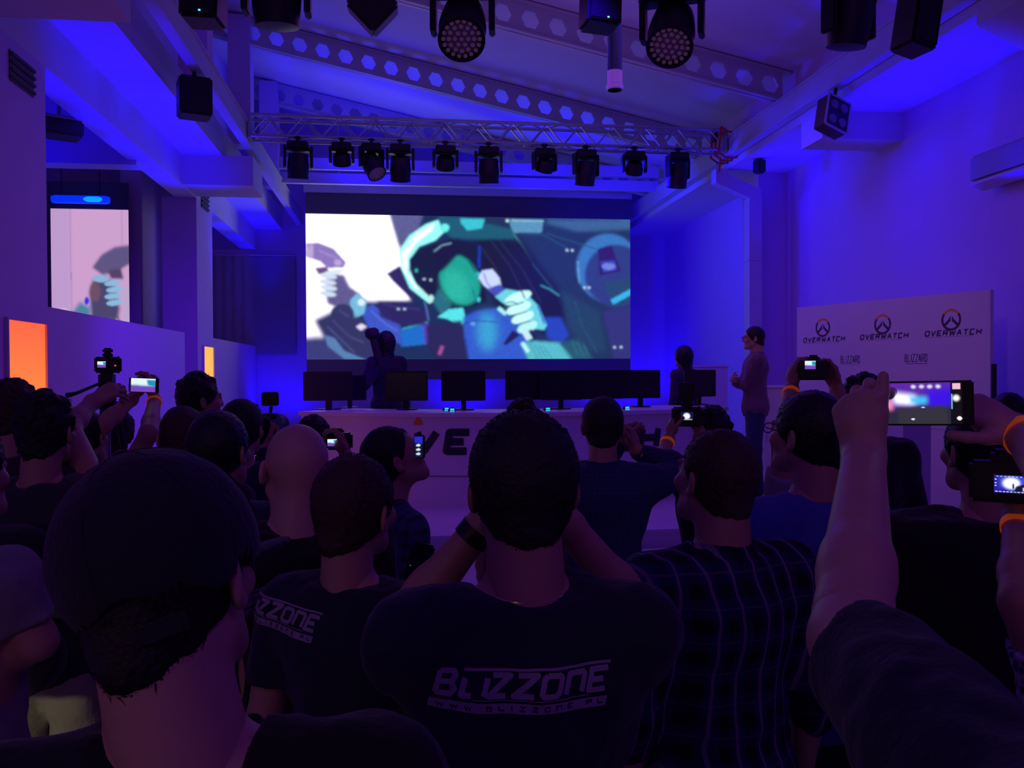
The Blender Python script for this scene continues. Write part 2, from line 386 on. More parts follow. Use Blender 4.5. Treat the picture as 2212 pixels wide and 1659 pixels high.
# ---------------------------------------------------------------- big screen
def Q(cx, cy): return (cx, cy)
def paint_screen():
    p = Pic(560, 250, 72, 105, 2103, 1005, bg=srgb(28, 48, 92))
    W_ = (1.35, 1.25, 1.5)
    p.fill([(0, 0), (560, 0), (640, 300), (690, 560), (700, 640), (560, 640), (430, 640), (330, 560), (250, 820), (140, 900), (0, 880)], W_, 14)
    p.fill([(0, 880), (140, 860), (330, 900), (520, 980), (600, 1100), (0, 1100)], srgb(58, 62, 120), 16)
    p.fill([(570, 60), (800, 60), (760, 180), (640, 300), (610, 200)], srgb(95, 95, 150), 10)
    # cabin behind: dark greys, panels
    p.fill([(1180, 60), (2200, 60), (2200, 1100), (1180, 1100)], srgb(34, 52, 92), 30)
    p.fill([(1320, 118), (1540, 118), (1530, 200), (1340, 205)], srgb(92, 150, 190), 6)
    p.fill([(1560, 118), (2110, 105), (2110, 170), (1760, 190), (1560, 140)], srgb(62, 100, 150), 14)
    p.line([(1340, 200), (1400, 280), (1470, 400)], 12, srgb(70, 150, 150), 6)
    p.fill([(1100, 220), (1400, 250), (1700, 640), (1640, 900), (1250, 700), (1130, 460)], srgb(26, 28, 62), 24)
    p.fill([(1640, 560), (1900, 700), (1940, 960), (1800, 960), (1700, 800)], srgb(36, 66, 98), 16)
    p.ell(1960, 420, 210, 220, srgb(60, 120, 190), blur=8); p.ell(2010, 470, 205, 200, srgb(48, 62, 130), blur=10)
    p.fill([(1890, 300), (1980, 275), (2040, 440), (1900, 470)], srgb(50, 30, 105), 5)
    p.fill([(1905, 380), (2000, 370), (2015, 430), (1925, 450)], srgb(55, 70, 190), 5)
    p.fill([(1930, 520), (2110, 480), (2110, 640), (2000, 670)], srgb(40, 74, 110), 8)
    p.line([(1980, 640), (2110, 570)], 36, srgb(60, 180, 235), 6)
    p.fill([(1920, 700), (2110, 660), (2110, 1010), (1990, 1000)], srgb(52, 52, 120), 10)
    # seat shell, bright rim
    p.fill([(560, 470), (640, 420), (740, 560), (720, 640), (600, 520)], srgb(50, 40, 100), 6)
    rim = [(640, 320), (700, 230), (800, 160), (880, 130), (920, 200), (860, 260), (760, 300), (700, 380), (700, 460), (760, 560), (840, 640), (820, 655), (700, 560), (650, 440)]
    p.fill(rim, (.35, 1.05, 1.0), 7)
    p.fill([(650, 330), (740, 220), (860, 150), (840, 200), (740, 280), (690, 360), (685, 470), (760, 560), (740, 570), (660, 450)], (1.0, 1.25, 1.2), 7)
    p.fill([(880, 110), (1020, 112), (1180, 150), (1340, 180), (1360, 240), (1120, 250), (960, 240), (900, 190)], srgb(32, 92, 120), 8)
    p.fill([(1015, 118), (1170, 118), (1150, 180), (1060, 195), (1020, 150)], srgb(60, 200, 215), 4)
    p.ell(920, 180, 26, 26, (.15, .95, .9), blur=5)
    p.fill([(705, 380), (780, 310), (960, 250), (1120, 270), (1140, 420), (1180, 640), (1000, 700), (840, 640), (740, 540)], srgb(24, 30, 66), 6)
    p.fill([(880, 560), (960, 660), (900, 740), (840, 640), (860, 600)], srgb(40, 110, 130), 8)
    # plain rounded visor plate, tilted, no features
    p.ell(1010, 505, 118, 165, srgb(30, 165, 150), rot=-24, blur=8); p.ell(985, 545, 78, 105, srgb(45, 185, 165), rot=-24, blur=22)
    p.fill([(850, 330), (960, 270), (1060, 300), (1010, 340), (950, 400), (900, 450), (860, 470)], srgb(26, 26, 66), 8)
    p.line([(850, 330), (900, 290), (960, 275)], 6, srgb(150, 190, 220), 3); p.line([(1135, 290), (1130, 430)], 14, srgb(30, 60, 200), 4)
    p.line([(1110, 460), (1150, 480)], 22, srgb(40, 190, 200), 5)
    # collar, suit
    p.fill([(870, 740), (940, 690), (1030, 680), (1050, 780), (1000, 790), (930, 750)], (.10, .80, .85), 6)
    p.fill([(1030, 740), (1110, 700), (1250, 680), (1380, 760), (1440, 880), (1430, 1010), (1060, 1010), (1030, 880)], srgb(52, 92, 205), 10)
    p.ell(1180, 830, 60, 120, srgb(60, 165, 215), blur=30); p.fill([(1280, 910), (1340, 820), (1390, 850), (1300, 915)], srgb(34, 30, 90), 5)
    p.fill([(1540, 740), (1650, 740), (1700, 850), (1650, 910), (1560, 870)], srgb(40, 70, 190), 10)
    p.fill([(400, 700), (470, 660), (640, 780), (650, 920), (560, 860), (440, 800)], srgb(62, 86, 200), 6)
    p.fill([(640, 820), (790, 780), (800, 910), (650, 925)], srgb(30, 110, 205), 4)
    p.line([(650, 815), (810, 770)], 7, srgb(60, 190, 200), 2); p.fill([(780, 780), (815, 780), (820, 900), (790, 910)], srgb(96, 60, 190), 4)
    p.fill([(800, 790), (1020, 760), (1060, 1010), (880, 1010), (810, 960)], srgb(40, 40, 90), 8); p.line([(900, 920), (880, 975)], 22, srgb(170, 80, 150), 6)
    p.fill([(500, 640), (700, 640), (800, 720), (790, 790), (640, 790), (520, 740)], srgb(45, 38, 98), 10)
    # left stick, grip and glove
    p.fill([(75, 290), (150, 285), (240, 320), (315, 405), (300, 435), (200, 440), (160, 400), (75, 370)], srgb(140, 120, 190), 5)
    p.ell(265, 405, 24, 20, srgb(190, 170, 220), blur=3); p.fill([(75, 300), (120, 300), (120, 375), (75, 370)], srgb(190, 170, 215), 5)
    p.fill([(125, 440), (200, 430), (215, 470), (150, 480)], srgb(110, 80, 130), 4)
    p.fill([(200, 470), (300, 480), (340, 560), (400, 600), (360, 690), (300, 700), (200, 660), (190, 600)], srgb(98, 92, 145), 8)
    for k in range(4): p.ell(208-(k % 2)*6, 490+k*36, 52, 17, srgb(210, 225, 245), rot=8, blur=3)
    p.ell(240, 465, 60, 16, srgb(220, 235, 250), rot=-10, blur=4)
    p.fill([(335, 640), (380, 590), (440, 640), (420, 720), (350, 760)], srgb(120, 190, 225), 5); p.ell(405, 650, 22, 22, srgb(225, 245, 255), blur=6)
    p.ell(290, 720, 70, 60, srgb(52, 58, 100), blur=6); p.fill([(120, 760), (260, 690), (420, 760), (520, 1010), (330, 1000), (180, 880)], srgb(50, 52, 100), 12)
    p.fill([(180, 850), (240, 870), (300, 950), (430, 1005), (300, 1000), (200, 920)], srgb(90, 130, 180), 5); p.fill([(370, 800), (405, 780), (438, 800), (400, 825)], srgb(235, 225, 245), 2)
    # right stick and glove
    p.fill([(1125, 490), (1150, 445), (1215, 435), (1260, 490), (1270, 540), (1215, 580), (1160, 540)], (.62, .72, 1.1), 4); p.fill([(1180, 560), (1260, 530), (1300, 570), (1230, 610)], srgb(70, 80, 190), 4)
    p.fill([(1230, 610), (1300, 560), (1420, 580), (1500, 660), (1560, 790), (1540, 820), (1470, 810), (1400, 700), (1280, 650)], srgb(110, 215, 230), 5)
    for k, (x, y) in enumerate([(1345, 600), (1350, 665), (1375, 725), (1405, 785)]): p.ell(x+30, y+15, 92-k*8, 34, (.62, 1.05, 1.0) if k < 3 else (.5, .95, .95), rot=-22, blur=5); 
    for k, (x, y) in enumerate([(1345, 642), (1365, 702), (1390, 760)]): p.line([(x-60, y+36), (x+70, y)], 7, srgb(40, 110, 130), 4)
    p.line([(1250, 680), (1300, 720)], 26, (.4, .9, .9), 5)
    p.line([(1410, 810), (1450, 880)], 44, srgb(200, 240, 245), 4); p.line([(1450, 820), (1490, 880)], 24, srgb(30, 36, 80), 3)
    p.fill([(1390, 900), (1480, 890), (1640, 900), (1760, 1010), (1440, 1010)], srgb(90, 190, 205), 8); p.line([(1400, 900), (1440, 960)], 24, srgb(190, 250, 245), 4)
    p.fill([(1640, 900), (1760, 880), (1860, 1010), (1720, 1010)], srgb(40, 90, 110), 12)
    # ribs, seams, wires and highlights
    for a in ([(1210, 260), (1330, 420), (1420, 620)], [(1260, 255), (1400, 430), (1520, 640)], [(1150, 300), (1230, 420), (1260, 480)]): p.line(a, 8, srgb(44, 46, 92), 5)
    for a in ([(1400, 210), (1540, 215), (1700, 300)], [(1560, 205), (1880, 300)], [(1470, 400), (1600, 560)], [(1740, 640), (1790, 800), (1880, 960)]): p.line(a, 7, srgb(40, 84, 116), 5)
    p.line([(1520, 535), (1580, 560), (1640, 600)], 10, srgb(60, 150, 170), 5); p.line([(1340, 125), (1540, 128)], 8, srgb(150, 210, 230), 3); p.ell(1310, 128, 10, 9, srgb(220, 255, 255), blur=3)
    p.line([(700, 455), (720, 520), (790, 590), (835, 630)], 9, srgb(210, 255, 250), 3); p.ell(828, 625, 18, 26, srgb(190, 240, 240), rot=20, blur=4); p.ell(742, 450, 9, 13, srgb(40, 190, 170), blur=3)
    p.line([(650, 330), (690, 300), (730, 262)], 5, srgb(90, 220, 220), 2); p.line([(790, 640), (805, 700), (815, 760)], 10, srgb(90, 110, 190), 4)
    p.line([(1090, 560), (1110, 640), (1060, 660)], 8, srgb(30, 120, 130), 4); p.ell(1128, 628, 12, 16, srgb(60, 210, 220), blur=3); p.ell(1090, 780, 16, 12, srgb(90, 170, 230), blur=4)
    p.line([(1030, 780), (1110, 760), (1250, 770)], 6, srgb(40, 60, 170), 3); p.line([(1045, 880), (1060, 1000)], 7, srgb(40, 60, 170), 3); p.ell(1090, 420, 10, 50, srgb(24, 80, 100), rot=-30, blur=6, a=.6)
    p.line([(1290, 650), (1340, 640), (1380, 660)], 8, srgb(40, 130, 150), 3); p.line([(1500, 660), (1545, 780)], 14, srgb(60, 120, 210), 5); p.line([(1160, 460), (1180, 520), (1210, 560)], 8, srgb(120, 130, 210), 4)
    for k in range(4): p.line([(1450+k*26, 905+k*4), (1500+k*30, 1000)], 6, srgb(60, 150, 170), 4)
    for k in range(3): p.line([(1720+k*36, 890+k*6), (1760+k*34, 985)], 8, srgb(50, 110, 130), 5)
    for a in ([(230, 760), (330, 860), (420, 900)], [(200, 800), (300, 900), (360, 960)], [(270, 700), (330, 740)]): p.line(a, 7, srgb(78, 88, 140), 4)
    p.line([(460, 700), (560, 790), (630, 830)], 8, srgb(90, 120, 225), 5); p.line([(540, 660), (640, 680), (760, 690)], 8, srgb(62, 60, 130), 5); p.line([(150, 330), (240, 370), (290, 410)], 8, srgb(175, 150, 210), 4)
    p.line([(1760, 380), (1770, 520)], 8, srgb(110, 170, 220), 4); p.ell(1960, 410, 44, 22, srgb(150, 170, 240), blur=6, a=.5)
    for x, y in ((1690, 310), (1725, 310), (1803, 547), (1832, 547), (1997, 930), (2040, 930), (790, 503), (830, 508), (630, 690), (668, 690)): p.ell(x, y, 9, 7, srgb(200, 225, 255), blur=2)
    for k in range(3): p.a[..., k] = p.blur(p.a[..., k], 4.5)
    g = np.random.default_rng(3).normal(0, 1, p.a.shape[:2]); g = (p.blur(g, 7)*5)[..., None]; lum = p.a.mean(-1, keepdims=True); p.a = p.a*(1+.022*g*(lum < .7))
    p.a = np.maximum(p.a, 0.0); return p
SX0, SX1, SZ0, SZ1, SY = -1.75, 4.69, 1.77, 5.4, 17.0
t = empty('projection_screen', ((SX0+SX1)/2, SY, SZ0), label='large projection screen above the stage showing a bright white and teal cockpit picture', cat='projection screen')
hw = (SX1-SX0)/2
MB().b2((-hw, 0, 0), (hw, .02, SZ1-SZ0)).build('screen_cloth', M['sblack'], t)
MB().b2((-hw-.03, -.05, SZ1-SZ0), (hw+.03, .09, SZ1-SZ0+.14)).build('roller_case', M['steel'], t)
for sx in (-1, 1):
    zr = rb((SX0+SX1)/2+sx*hw*.8)-SZ0; MB().tube([(sx*hw*.8, .02, SZ1-SZ0+.13), (sx*hw*.8, -.28, zr+.01)], .012, 8).build('hanging_wire', M['alu'], t)
pic_object('picture', paint_screen(), (-hw, -.006, 4.99-SZ0), (hw, -.006, 4.99-SZ0), (-hw, -.006, 2.17-SZ0), (hw, -.006, 2.17-SZ0), M['pic'], t)
# second screen in the gallery
def paint_side():
    p = Pic(150, 210, 345, 95, 890, 870, bg=srgb(205, 160, 205))
    p.fill([(345, 95), (480, 95), (480, 800), (345, 800)], srgb(190, 155, 205), 20); p.line([(480, 95), (485, 760)], 4, srgb(150, 110, 170), 2)
    p.line([(842, 95), (842, 400)], 3, srgb(160, 120, 175), 2)
    p.fill([(630, 450), (700, 370), (790, 325), (890, 312), (890, 430), (790, 480), (700, 495)], srgb(95, 85, 130), 8)
    p.fill([(740, 470), (830, 450), (850, 520), (760, 520)], srgb(85, 65, 105), 8)
    p.fill([(610, 590), (640, 520), (720, 500), (790, 560), (820, 700), (800, 800), (620, 800)], srgb(75, 70, 110), 12)
    for k in range(4): p.ell(775+(k % 2)*12, 545+k*40, 62, 18, srgb(140, 185, 220), rot=-6, blur=4)
    p.ell(690, 520, 60, 22, srgb(140, 180, 215), blur=6); p.fill([(480, 740), (540, 660), (620, 700), (600, 810), (500, 800)], srgb(80, 130, 165), 12)
    p.ell(590, 655, 16, 24, srgb(60, 50, 230), blur=6); p.ell(650, 600, 36, 60, srgb(110, 80, 100), blur=10)
    p.fill([(345, 740), (480, 770), (620, 790), (800, 750), (890, 860), (890, 900), (345, 900)], srgb(78, 80, 110), 10); p.ell(425, 725, 44, 24, srgb(205, 185, 225), blur=5)
    p.line([(790, 765), (880, 850)], 16, srgb(160, 150, 180), 5); p.fill([(850, 560), (890, 540), (890, 860), (850, 760)], srgb(190, 165, 205), 10); return p
x1 = at(278, 500, 14.0).x; x0 = at(110, 500, 14.0).x
t = empty('side_screen', ((x0+x1)/2, 14.0, 1.2), label='small projection screen in the left gallery showing a pale pink picture', cat='projection screen')
hw2 = (x1-x0)/2; zt = at(190, 452, 14.0).z-1.2
MB().b2((-hw2-.12, .0, -.1), (hw2, .03, zt+.42)).build('screen_cloth', M['sblack'], t)
pic_object('picture', paint_side(), (-hw2, -.006, zt), (hw2, -.006, zt), (-hw2, -.006, zt-1.95), (hw2, -.006, zt-1.95), M['pic'], t)
MB().b2((-hw2-.1, .03, -1.2), (-hw2-.04, .09, zt+.3)).b2((hw2-.1, .03, -1.2), (hw2-.04, .09, zt+.3)).build('stand', M['blackm'], t)
# glowing tube lamp in front of it
a = at(112, 430, 13.7); b = at(236, 430, 13.7); L = b.x-a.x
t = empty('tube_lamp', ((a.x+b.x)/2, 13.7, a.z), label='short blue glowing tube lamp hanging above the gallery screen', cat='lamp')
MB().tube([(-L/2, 0, 0), (-L/2+.05, 0, 0), (L/2-.05, 0, 0), (L/2, 0, 0)], [.05, .062, .062, .05], 16).build('tube', emat('blue_tube', (.0, .02, 1), 1.3), t, smooth=True)
MB().tube([(.02, -.03, -.0), (.12, -.04, -.0), (L/2-.14, -.04, 0), (L/2-.05, -.03, 0)], [.02, .042, .042, .02], 12).build('bright_core', emat('cyan_core', (.0, .28, 1), 1.4), t, smooth=True)
for sx in (-1, 1): MB().tube([(sx*L/3, 0, .05), (sx*L/3, 0, 5.6-a.z)], .008).build('hanger', M['blackm'], t)
# projector in the gallery
p0 = at(128, 280, 9.6)
t = empty('projector', p0, rz=.5, label='grey projector with a white lid hanging in the near end of the gallery', cat='projector')
MB().box((0, 0, 0), (.42, .34, .16), bev=.02).build('body', M['dgrey'], t)
MB().box((0, 0, .095), (.44, .36, .03), bev=.01).build('lid', M['steel'], t)
MB().tube([(0, 0, .1), (0, 0, 5.6-p0.z)], .02).build('pole', M['steel'], t)
# grey curtains behind the far opening
t = empty('curtain', (-3.2, 18.9, 2.3), label='flat grey hanging curtain at the far end beside the big screen', cat='curtain')
def wav(x0, x1, z0, z1, n=40, amp=.02):
    m = MB(); v = []
    for i in range(n+1):
        x = x0+(x1-x0)*i/n; y = amp*math.sin(i*.8)
        v += [(x, y, z0), (x, y, z1), (x, y+.02, z1), (x, y+.02, z0)]
    f = []
    for i in range(n):
        for k in range(4): f.append((i*4+k, (i+1)*4+k, (i+1)*4+(k+1) % 4, i*4+(k+1) % 4))
    f += [(0, 1, 2, 3), (n*4+3, n*4+2, n*4+1, n*4)]
    return m.add(v, f)
xr = at(638, 650, 18.9).x+3.2
wav(-.75, -.0, .0, 2.12, 30, .012).build('left_drop', M['gcurt'], t); wav(.0, xr, .02, 2.1, 16, .006).build('right_drop', M['gcurt'], t)
MB().tube([(-.78, .01, 2.13), (xr+.02, .01, 2.13)], .015).build('curtain_rail', M['steel'], t)

# ---------------------------------------------------------------- truss and hanging lights
def truss(name, x0, x1, y, z, s, label, tilt=0):
    t = empty(name, ((x0+x1)/2, y, z), label=label, cat='truss'); L = (x1-x0)/2; h = s/2; C = []
    for a in (-h, h):
        for b in (-h, h): MB().tube([(-L, a, b), (L, a, b)], .024, 10).build('chord', M['alu'], t, smooth=True)
    m = MB(); n = int(round(2*L/.5)); st = 2*L/n
    for i in range(n):
        xa = -L+i*st; xm = xa+st/2; xb = xa+st
        for a in (-h, h):
            m.tube([(xa, a, -h), (xm, a, h)], .011, 6).tube([(xm, a, h), (xb, a, -h)], .011, 6)
            m.tube([(xa, -h, a), (xm, h, a)], .011, 6).tube([(xm, h, a), (xb, -h, a)], .011, 6)
    m.build('bracing', M['alu'], t)
    for sx in (-L, L): MB().b2((sx-.02, -h-.03, -h-.03), (sx+.02, h+.03, h+.03)).build('end_plate', M['alu'], t)
    return t
TY, TZ = 12.45, 5.35
truss('lighting_truss', -2.02, 4.86, TY, TZ, .29, 'silver box truss spanning the hall above the stage')
truss('lighting_truss', -2.02, 4.86, 6.0, 5.0, .29, 'near overhead truss carrying the dark lamps along the top edge')
# steel hangers from the near truss up to the roof rafters
for k, x in enumerate((-1.5, 1.5, 4.3)):
    t = empty('hanging_chain', (x, 6.0, 5.15), label='%s hoist chain holding the near truss' % ('left', 'middle', 'right')[k], cat='chain')
    MB().tube([(0, 0, 0), (0, 0, rb(x)+.41-5.15)], .012, 6).build('link_run', M['alu'], t)
# ratchet straps
t = empty('ratchet_strap', (4.9, TY, 5.1), label='orange ratchet strap tying the truss end to the right roof beam', cat='strap')
m = MB()
for dy in (-.22, -.05, .12):
    m.tube([(-.14, dy, .42), (-.16, dy+.03, .05), (-.03, dy+.06, -.02), (.12, dy+.05, -.02), (.12, dy, .33), (-.05, dy, .36), (-.14, dy, .42)], .018, 6)
m.tube([(-.10, -.1, .0), (-.13, -.13, -.22)], .014, 6); m.build('webbing', mat('orange_webbing', (.75, .10, .03), .8), t)
MB().box((-.17, -.05, .3), (.05, .1, .12)).build('ratchet', M['blackm'], t)

M['lensw'] = mat('frosted_lens', (.30, .26, .34), .25, bump=.6, bscale=240)
M['ledface'] = mat('led_face', (.28, .22, .30), .4, bump=.2, bscale=120)
M['wh'] = mat('white_mark', (.8, .8, .8), .5, emit=(.6, .6, .8), es=.15)
def moving_head(big=True, tilt=20, pan=0, lens='lensw', s=1.0, led=False, yb_=False):
    """hangs from z=0 down; pan about z, tilt of the head from straight down (degrees)"""
    t = empty('moving_head_light', (0, 0, 0))
    MB().box((0, 0, -.03), (.05, .06, .10)).box((0, 0, -.0), (.09, .05, .03)).build('clamp', M['blackm'], t)
    MB().box((0, 0, -.10*s), (.26*s, .2*s, .09*s), bev=.012).build('base', M['black'], t)
    R = Matrix.Rotation(pan*D2R, 3, 'Z'); ym = MB(); aw = .165*s if big else .15*s; dz = -.32*s if big else -.27*s
    for sx in (-1, 1):
        v = MB().box((sx*aw, 0, (-.14*s+dz)/2-.01), (.035*s, .11*s, abs(dz+.14*s)+.10*s), bev=.01)
        ym.add([R@Vector(q) for q in v.v], v.f)
    v = MB().box((0, 0, -.155*s), (2*aw+.04*s, .12*s, .03*s), bev=.01); ym.add([R@Vector(q) for q in v.v], v.f)
    ym.build('yoke', M['black'], t)
    ax = R@Vector((0, -math.sin(tilt*D2R), -math.cos(tilt*D2R))); c = Vector((0, 0, dz)); r = .135*s if big else .12*s
    if big: prof = [(.05*s, -.13*s), (r*.86, -.12*s), (r*.95, -.03*s), (r, .06*s), (r*.95, .15*s), (r*.98, .19*s), (r*.84, .19*s), (r*.82, .165*s)]
    else: prof = [(.05*s, -.09*s), (r*.8, -.08*s), (r, .0), (r, .07*s), (r*.86, .07*s), (r*.84, .05*s)]
    MB().lathe(prof, c, ax, 28).build('head', M['black'], t, smooth=True)
    fz = .165*s if big else .05*s; l = MB().lathe([(r*.83, fz-.01), (r*.6, fz+.012), (.001, fz+.02)], c, ax, 28).build('lens', M[lens], t, smooth=True)
    if led:
        m = MB(); u = ax.orthogonal().normalized(); w_ = ax.cross(u)
        for rr, n in ((0, 1), (.27, 6), (.52, 12), (.75, 18)):
            for k in range(n):
                q = c+ax*(fz+.016)+(u*math.cos(2*math.pi*k/n)+w_*math.sin(2*math.pi*k/n))*rr*r
                m.lathe([(.013*s, 0), (.011*s, .006), (.002, .008)], q, ax, 8)
        m.build('led_array', M['leddot'], l)
    return t
M['leddot'] = mat('led_dot', (.22, .14, .21), .4, emit=(.6, .25, .6), es=.045)
heads = [(648, True, 12, 10, 1.1), (742, False, 30, 0, 1.05), (806, True, 38, 40, 1.05), (868, True, 22, 0, 1.1), (965, False, 32, 0, 1.1), (1058, True, 14, -8, 1.1),
         (1178, False, 30, 20, 1.1), (1267, True, 10, 20, 1.1), (1371, False, 32, 0, 1.1), (1465, True, 8, 25, 1.1)]
ordn = ['first', 'second', 'third', 'fourth', 'fifth', 'sixth', 'seventh', 'eighth', 'ninth', 'tenth']
for i, (px, big, tl, pn, s) in enumerate(heads):
    t = moving_head(big, tl if i == 2 else -tl, pn, s=s, led=(i == 2)); p = atx(px, TY-.14)
    t.location = (p.x, TY-.145, TZ-.145-.02)
    tag(t, '%s moving head light from the left on the stage truss, %s' % (ordn[i], 'long barrelled' if big else 'short and round'), 'stage light', 'moving head lights on the stage truss')
# near lights at the top edge
def hang(px, ybot, dist_y, drop, t, label, cat='stage light', group='dark fixtures on the near truss'):
    p = at(px, ybot, dist_y); t.location = (p.x, dist_y, p.z+drop); tag(t, label, cat, group)
    z0 = p.z+drop; z1 = 5.0-.145-.0
    if z1 > z0+.02: MB().tube([(0, 0, -.02), (0, 0, z1-z0)], .022, 8).build('drop_rod', M['blackm'], t)
    return t
hang(598, 40, 6.0, .50, moving_head(True, 172, 0, s=1.25, lens='glass'), 'dark moving head lamp at the top edge between a speaker and a tilted scanner')
hang(1000, 88, 5.85, .50, moving_head(True, 42, -8, s=1.2, lens='ledface', led=True), 'wash lamp with a round honeycomb face tilted towards the hall centre')
hang(1452, 104, 5.85, .52, moving_head(True, 40, -25, s=1.22, lens='ledface', led=True), 'wash lamp with a purple face beside the glossy hanging pipe')
hang(1833, 92, 5.9, .50, moving_head(True, 170, 20, s=1.2, lens='glass'), 'dark moving head lamp near the right roof beam')
# scanner (diamond silhouette)
t = empty('scanner_light', (0, 0, 0)); R = Euler((.3, .75, .2))
MB().box((0, 0, -.28), (.26, .3, .26), R, bev=.02).build('body', M['black'], t); MB().box((0, 0, -.1), (.03, .05, .2)).build('bracket', M['blackm'], t)
hang(806, 74, 6.0, .46, t, 'dark scanner lamp tilted like a diamond at the top edge')
def speaker(wd, hg, dp, rot, led=True):
    t = empty('loudspeaker', (0, 0, 0)); m = MB().box((0, 0, -hg/2), (wd, dp, hg), bev=.02); m.build('cabinet', M['black'], t)
    MB().box((0, -dp/2-.004, -hg/2), (wd*.86, .008, hg*.86)).build('grille', mat('speaker_grille', (.02, .02, .022), .7, bump=.5, bscale=300), t)
    MB().box((0, 0, .02), (.05, .05, .06)).build('mount', M['blackm'], t)
    if led: MB().box((.02, -dp/2-.01, -hg+.035), (.012, .01, .008)).build('indicator', emat('blue_led', (.1, .45, 1), 3), t)
    t.rotation_euler = rot; return t
hang(447, 55, 6.0, .45, speaker(.25, .44, .26, (0, .06, -.1)), 'black loudspeaker with a blue indicator hanging at the upper left', 'loudspeaker')
hang(1300, 66, 6.0, .45, speaker(.25, .44, .24, (0, .04, .1)), 'black loudspeaker with a blue indicator near the middle of the top edge', 'loudspeaker')
hang(1990, 116, 6.3, .5, speaker(.24, .5, .26, (0, .18, .2), False), 'long black loudspeaker crossing the right roof beam', 'loudspeaker')
p = at(431, 172, 9.5)
t = speaker(.33, .40, .3, (0, .0, .35), False); t.location = (-2.12, 9.5, 5.02); tag(t, 'square black loudspeaker hung under the left roof beam', 'loudspeaker')
MB().box((0, 0, .06), (.03, .03, .06)).build('hook', M['blackm'], t)
p = atx(1628, 12.6); t = speaker(.13, .2, .14, (0, .0, .5), False); t.location = (5.25, 12.0, 4.99); tag(t, 'tiny black loudspeaker under the ceiling beside the white duct', 'loudspeaker')
# four lamp blinder
p = at(1805, 225, 9.2)
t = empty('blinder_light', (4.94, 9.2, 5.09), label='square four lamp blinder light hanging from the right roof beam', cat='stage light'); t.rotation_euler = (-.15, .30, .25)
MB().box((0, 0, -.36), (.32, .18, .38), bev=.01).build('housing', M['dgrey'], t)
m = MB(); 
for sx in (-1, 1): m.b2((sx*.16-.012, -.1, -.55), (sx*.16+.012, -.09, -.17))
for z in (-.55, -.17): m.b2((-.16, -.1, z-.012), (.16, -.09, z+.012))
m.build('frame', M['steel'], t)
MB().b2((-.145, -.096, -.54), (.145, -.091, -.18)).build('front_plate', M['black'], t)
for sx in (-1, 1):
    for z in (-.27, -.45): MB().lathe([(.055, 0), (.05, .012), (.02, .014)], (sx*.07, -.096, z), (0, -1, 0), 18).build('lamp_lens', M['lensw'], t, smooth=True)
MB().tube([(0, 0, -.2), (0, 0, .02)], .02).build('hook', M['blackm'], t)
# glossy pipe
t = empty('glossy_pipe', (0, 0, 0), label='glossy hanging pipe near the top centre reflecting the screen', cat='pipe')
pp = at(1328, 195, 8.6); t.location = pp
M['gloss'] = mat('polished_metal_duct', (.45, .50, .60), .08, metal=1)
MB().tube([(0, 0, 0), (0, 0, rb(pp.x)+.34-pp.z)], .075, 20).build('pipe_body', M['gloss'], t, smooth=True)
MB().lathe([(.075, 0), (.085, .01), (.085, .05), (.075, .06)]).build('collar', M['gloss'], t, smooth=True)
# air conditioner on the right wall
t = empty('air_conditioner', (6.05, 7.62, 3.75), label='long wall mounted air conditioner at the right edge', cat='air conditioner')
MB().box((-.13, 0, .19), (.25, .98, .28), bev=.03).build('casing', mat('grey_casing', (.30, .28, .30), .5), t)
MB().box((-.17, 0, .02), (.16, .96, .03), Euler((0, .3, 0))).build('louvre', M['white'], t)
MB().box((-.10, 0, .05), (.14, .9, .03)).build('air_slot', M['black'], t)

# ---------------------------------------------------------------- stage furniture
DC, DR = Vector((1.32, 12.32)), 3.82
def arc(th, r, z): return (DC.x+r*math.sin(th), DC.y-r*math.cos(th), z)
TH = math.asin(2.34/3.82)
t = empty('curved_desk', (0, 0, .55), label='long curved white desk with a black game title on its front', cat='desk')
def arcslab(r0, r1, z0, z1, n=48, th=TH):
    m = MB(); v = []; f = []
    for i in range(n+1):
        a = -th+2*th*i/n; v += [arc(a, r0, z0), arc(a, r1, z0), arc(a, r1, z1), arc(a, r0, z1)]
    for i in range(n):
        for k in range(4): f.append((i*4+k, (i+1)*4+k, (i+1)*4+(k+1) % 4, i*4+(k+1) % 4))
    f += [(3, 2, 1, 0), (n*4, n*4+1, n*4+2, n*4+3)]
    return m.add([(a, b, c-.55) for a, b, c in v], f)
arcslab(DR-.02, DR, .55, 1.46).build('front_panel', M['white'], t)
arcslab(DR-.80, DR+.05, 1.46, 1.50).build('desk_top', M['white'], t)
arcslab(DR-.03, DR+.006, .86, .868).build('panel_seam', M['sblack'], t)
arcslab(DR-.72, DR-.70, .55, 1.46).build('rear_panel', M['white'], t)
def mask_mesh(name, pic, fn, m, parent, thr=.5):
    mk = pic.a[..., 0] > thr; H, W = mk.shape; idx = {}; v = []; f = []
    x0, y0 = pic.X[0]-pic.px/2, pic.Y[0]-(pic.Y[1]-pic.Y[0])/2; dy = pic.Y[1]-pic.Y[0]
    def vid(i, j):
        if (i, j) not in idx: idx[(i, j)] = len(v); v.append(tuple(fn(x0+i*pic.px, y0+j*dy)))
        return idx[(i, j)]
    for j in range(H):
        i = 0
        while i < W:
            if mk[j, i]:
                k = i+1
                while k < W and mk[j, k] and k-i < 4: k += 1
                f.append((vid(i, j), vid(i, j+1), vid(k, j+1), vid(k, j))); i = k
            else: i += 1
    me = bpy.data.meshes.new(name); me.from_pydata(v, [], f); me.materials.append(m); o = bpy.data.objects.new(name, me); COL.objects.link(o)
    if parent: o.parent = parent
    return o
M['ink'] = mat('black_print', (.02, .018, .03), .6)
p = Pic(640, 70, 0, 0, 3.05, .33)
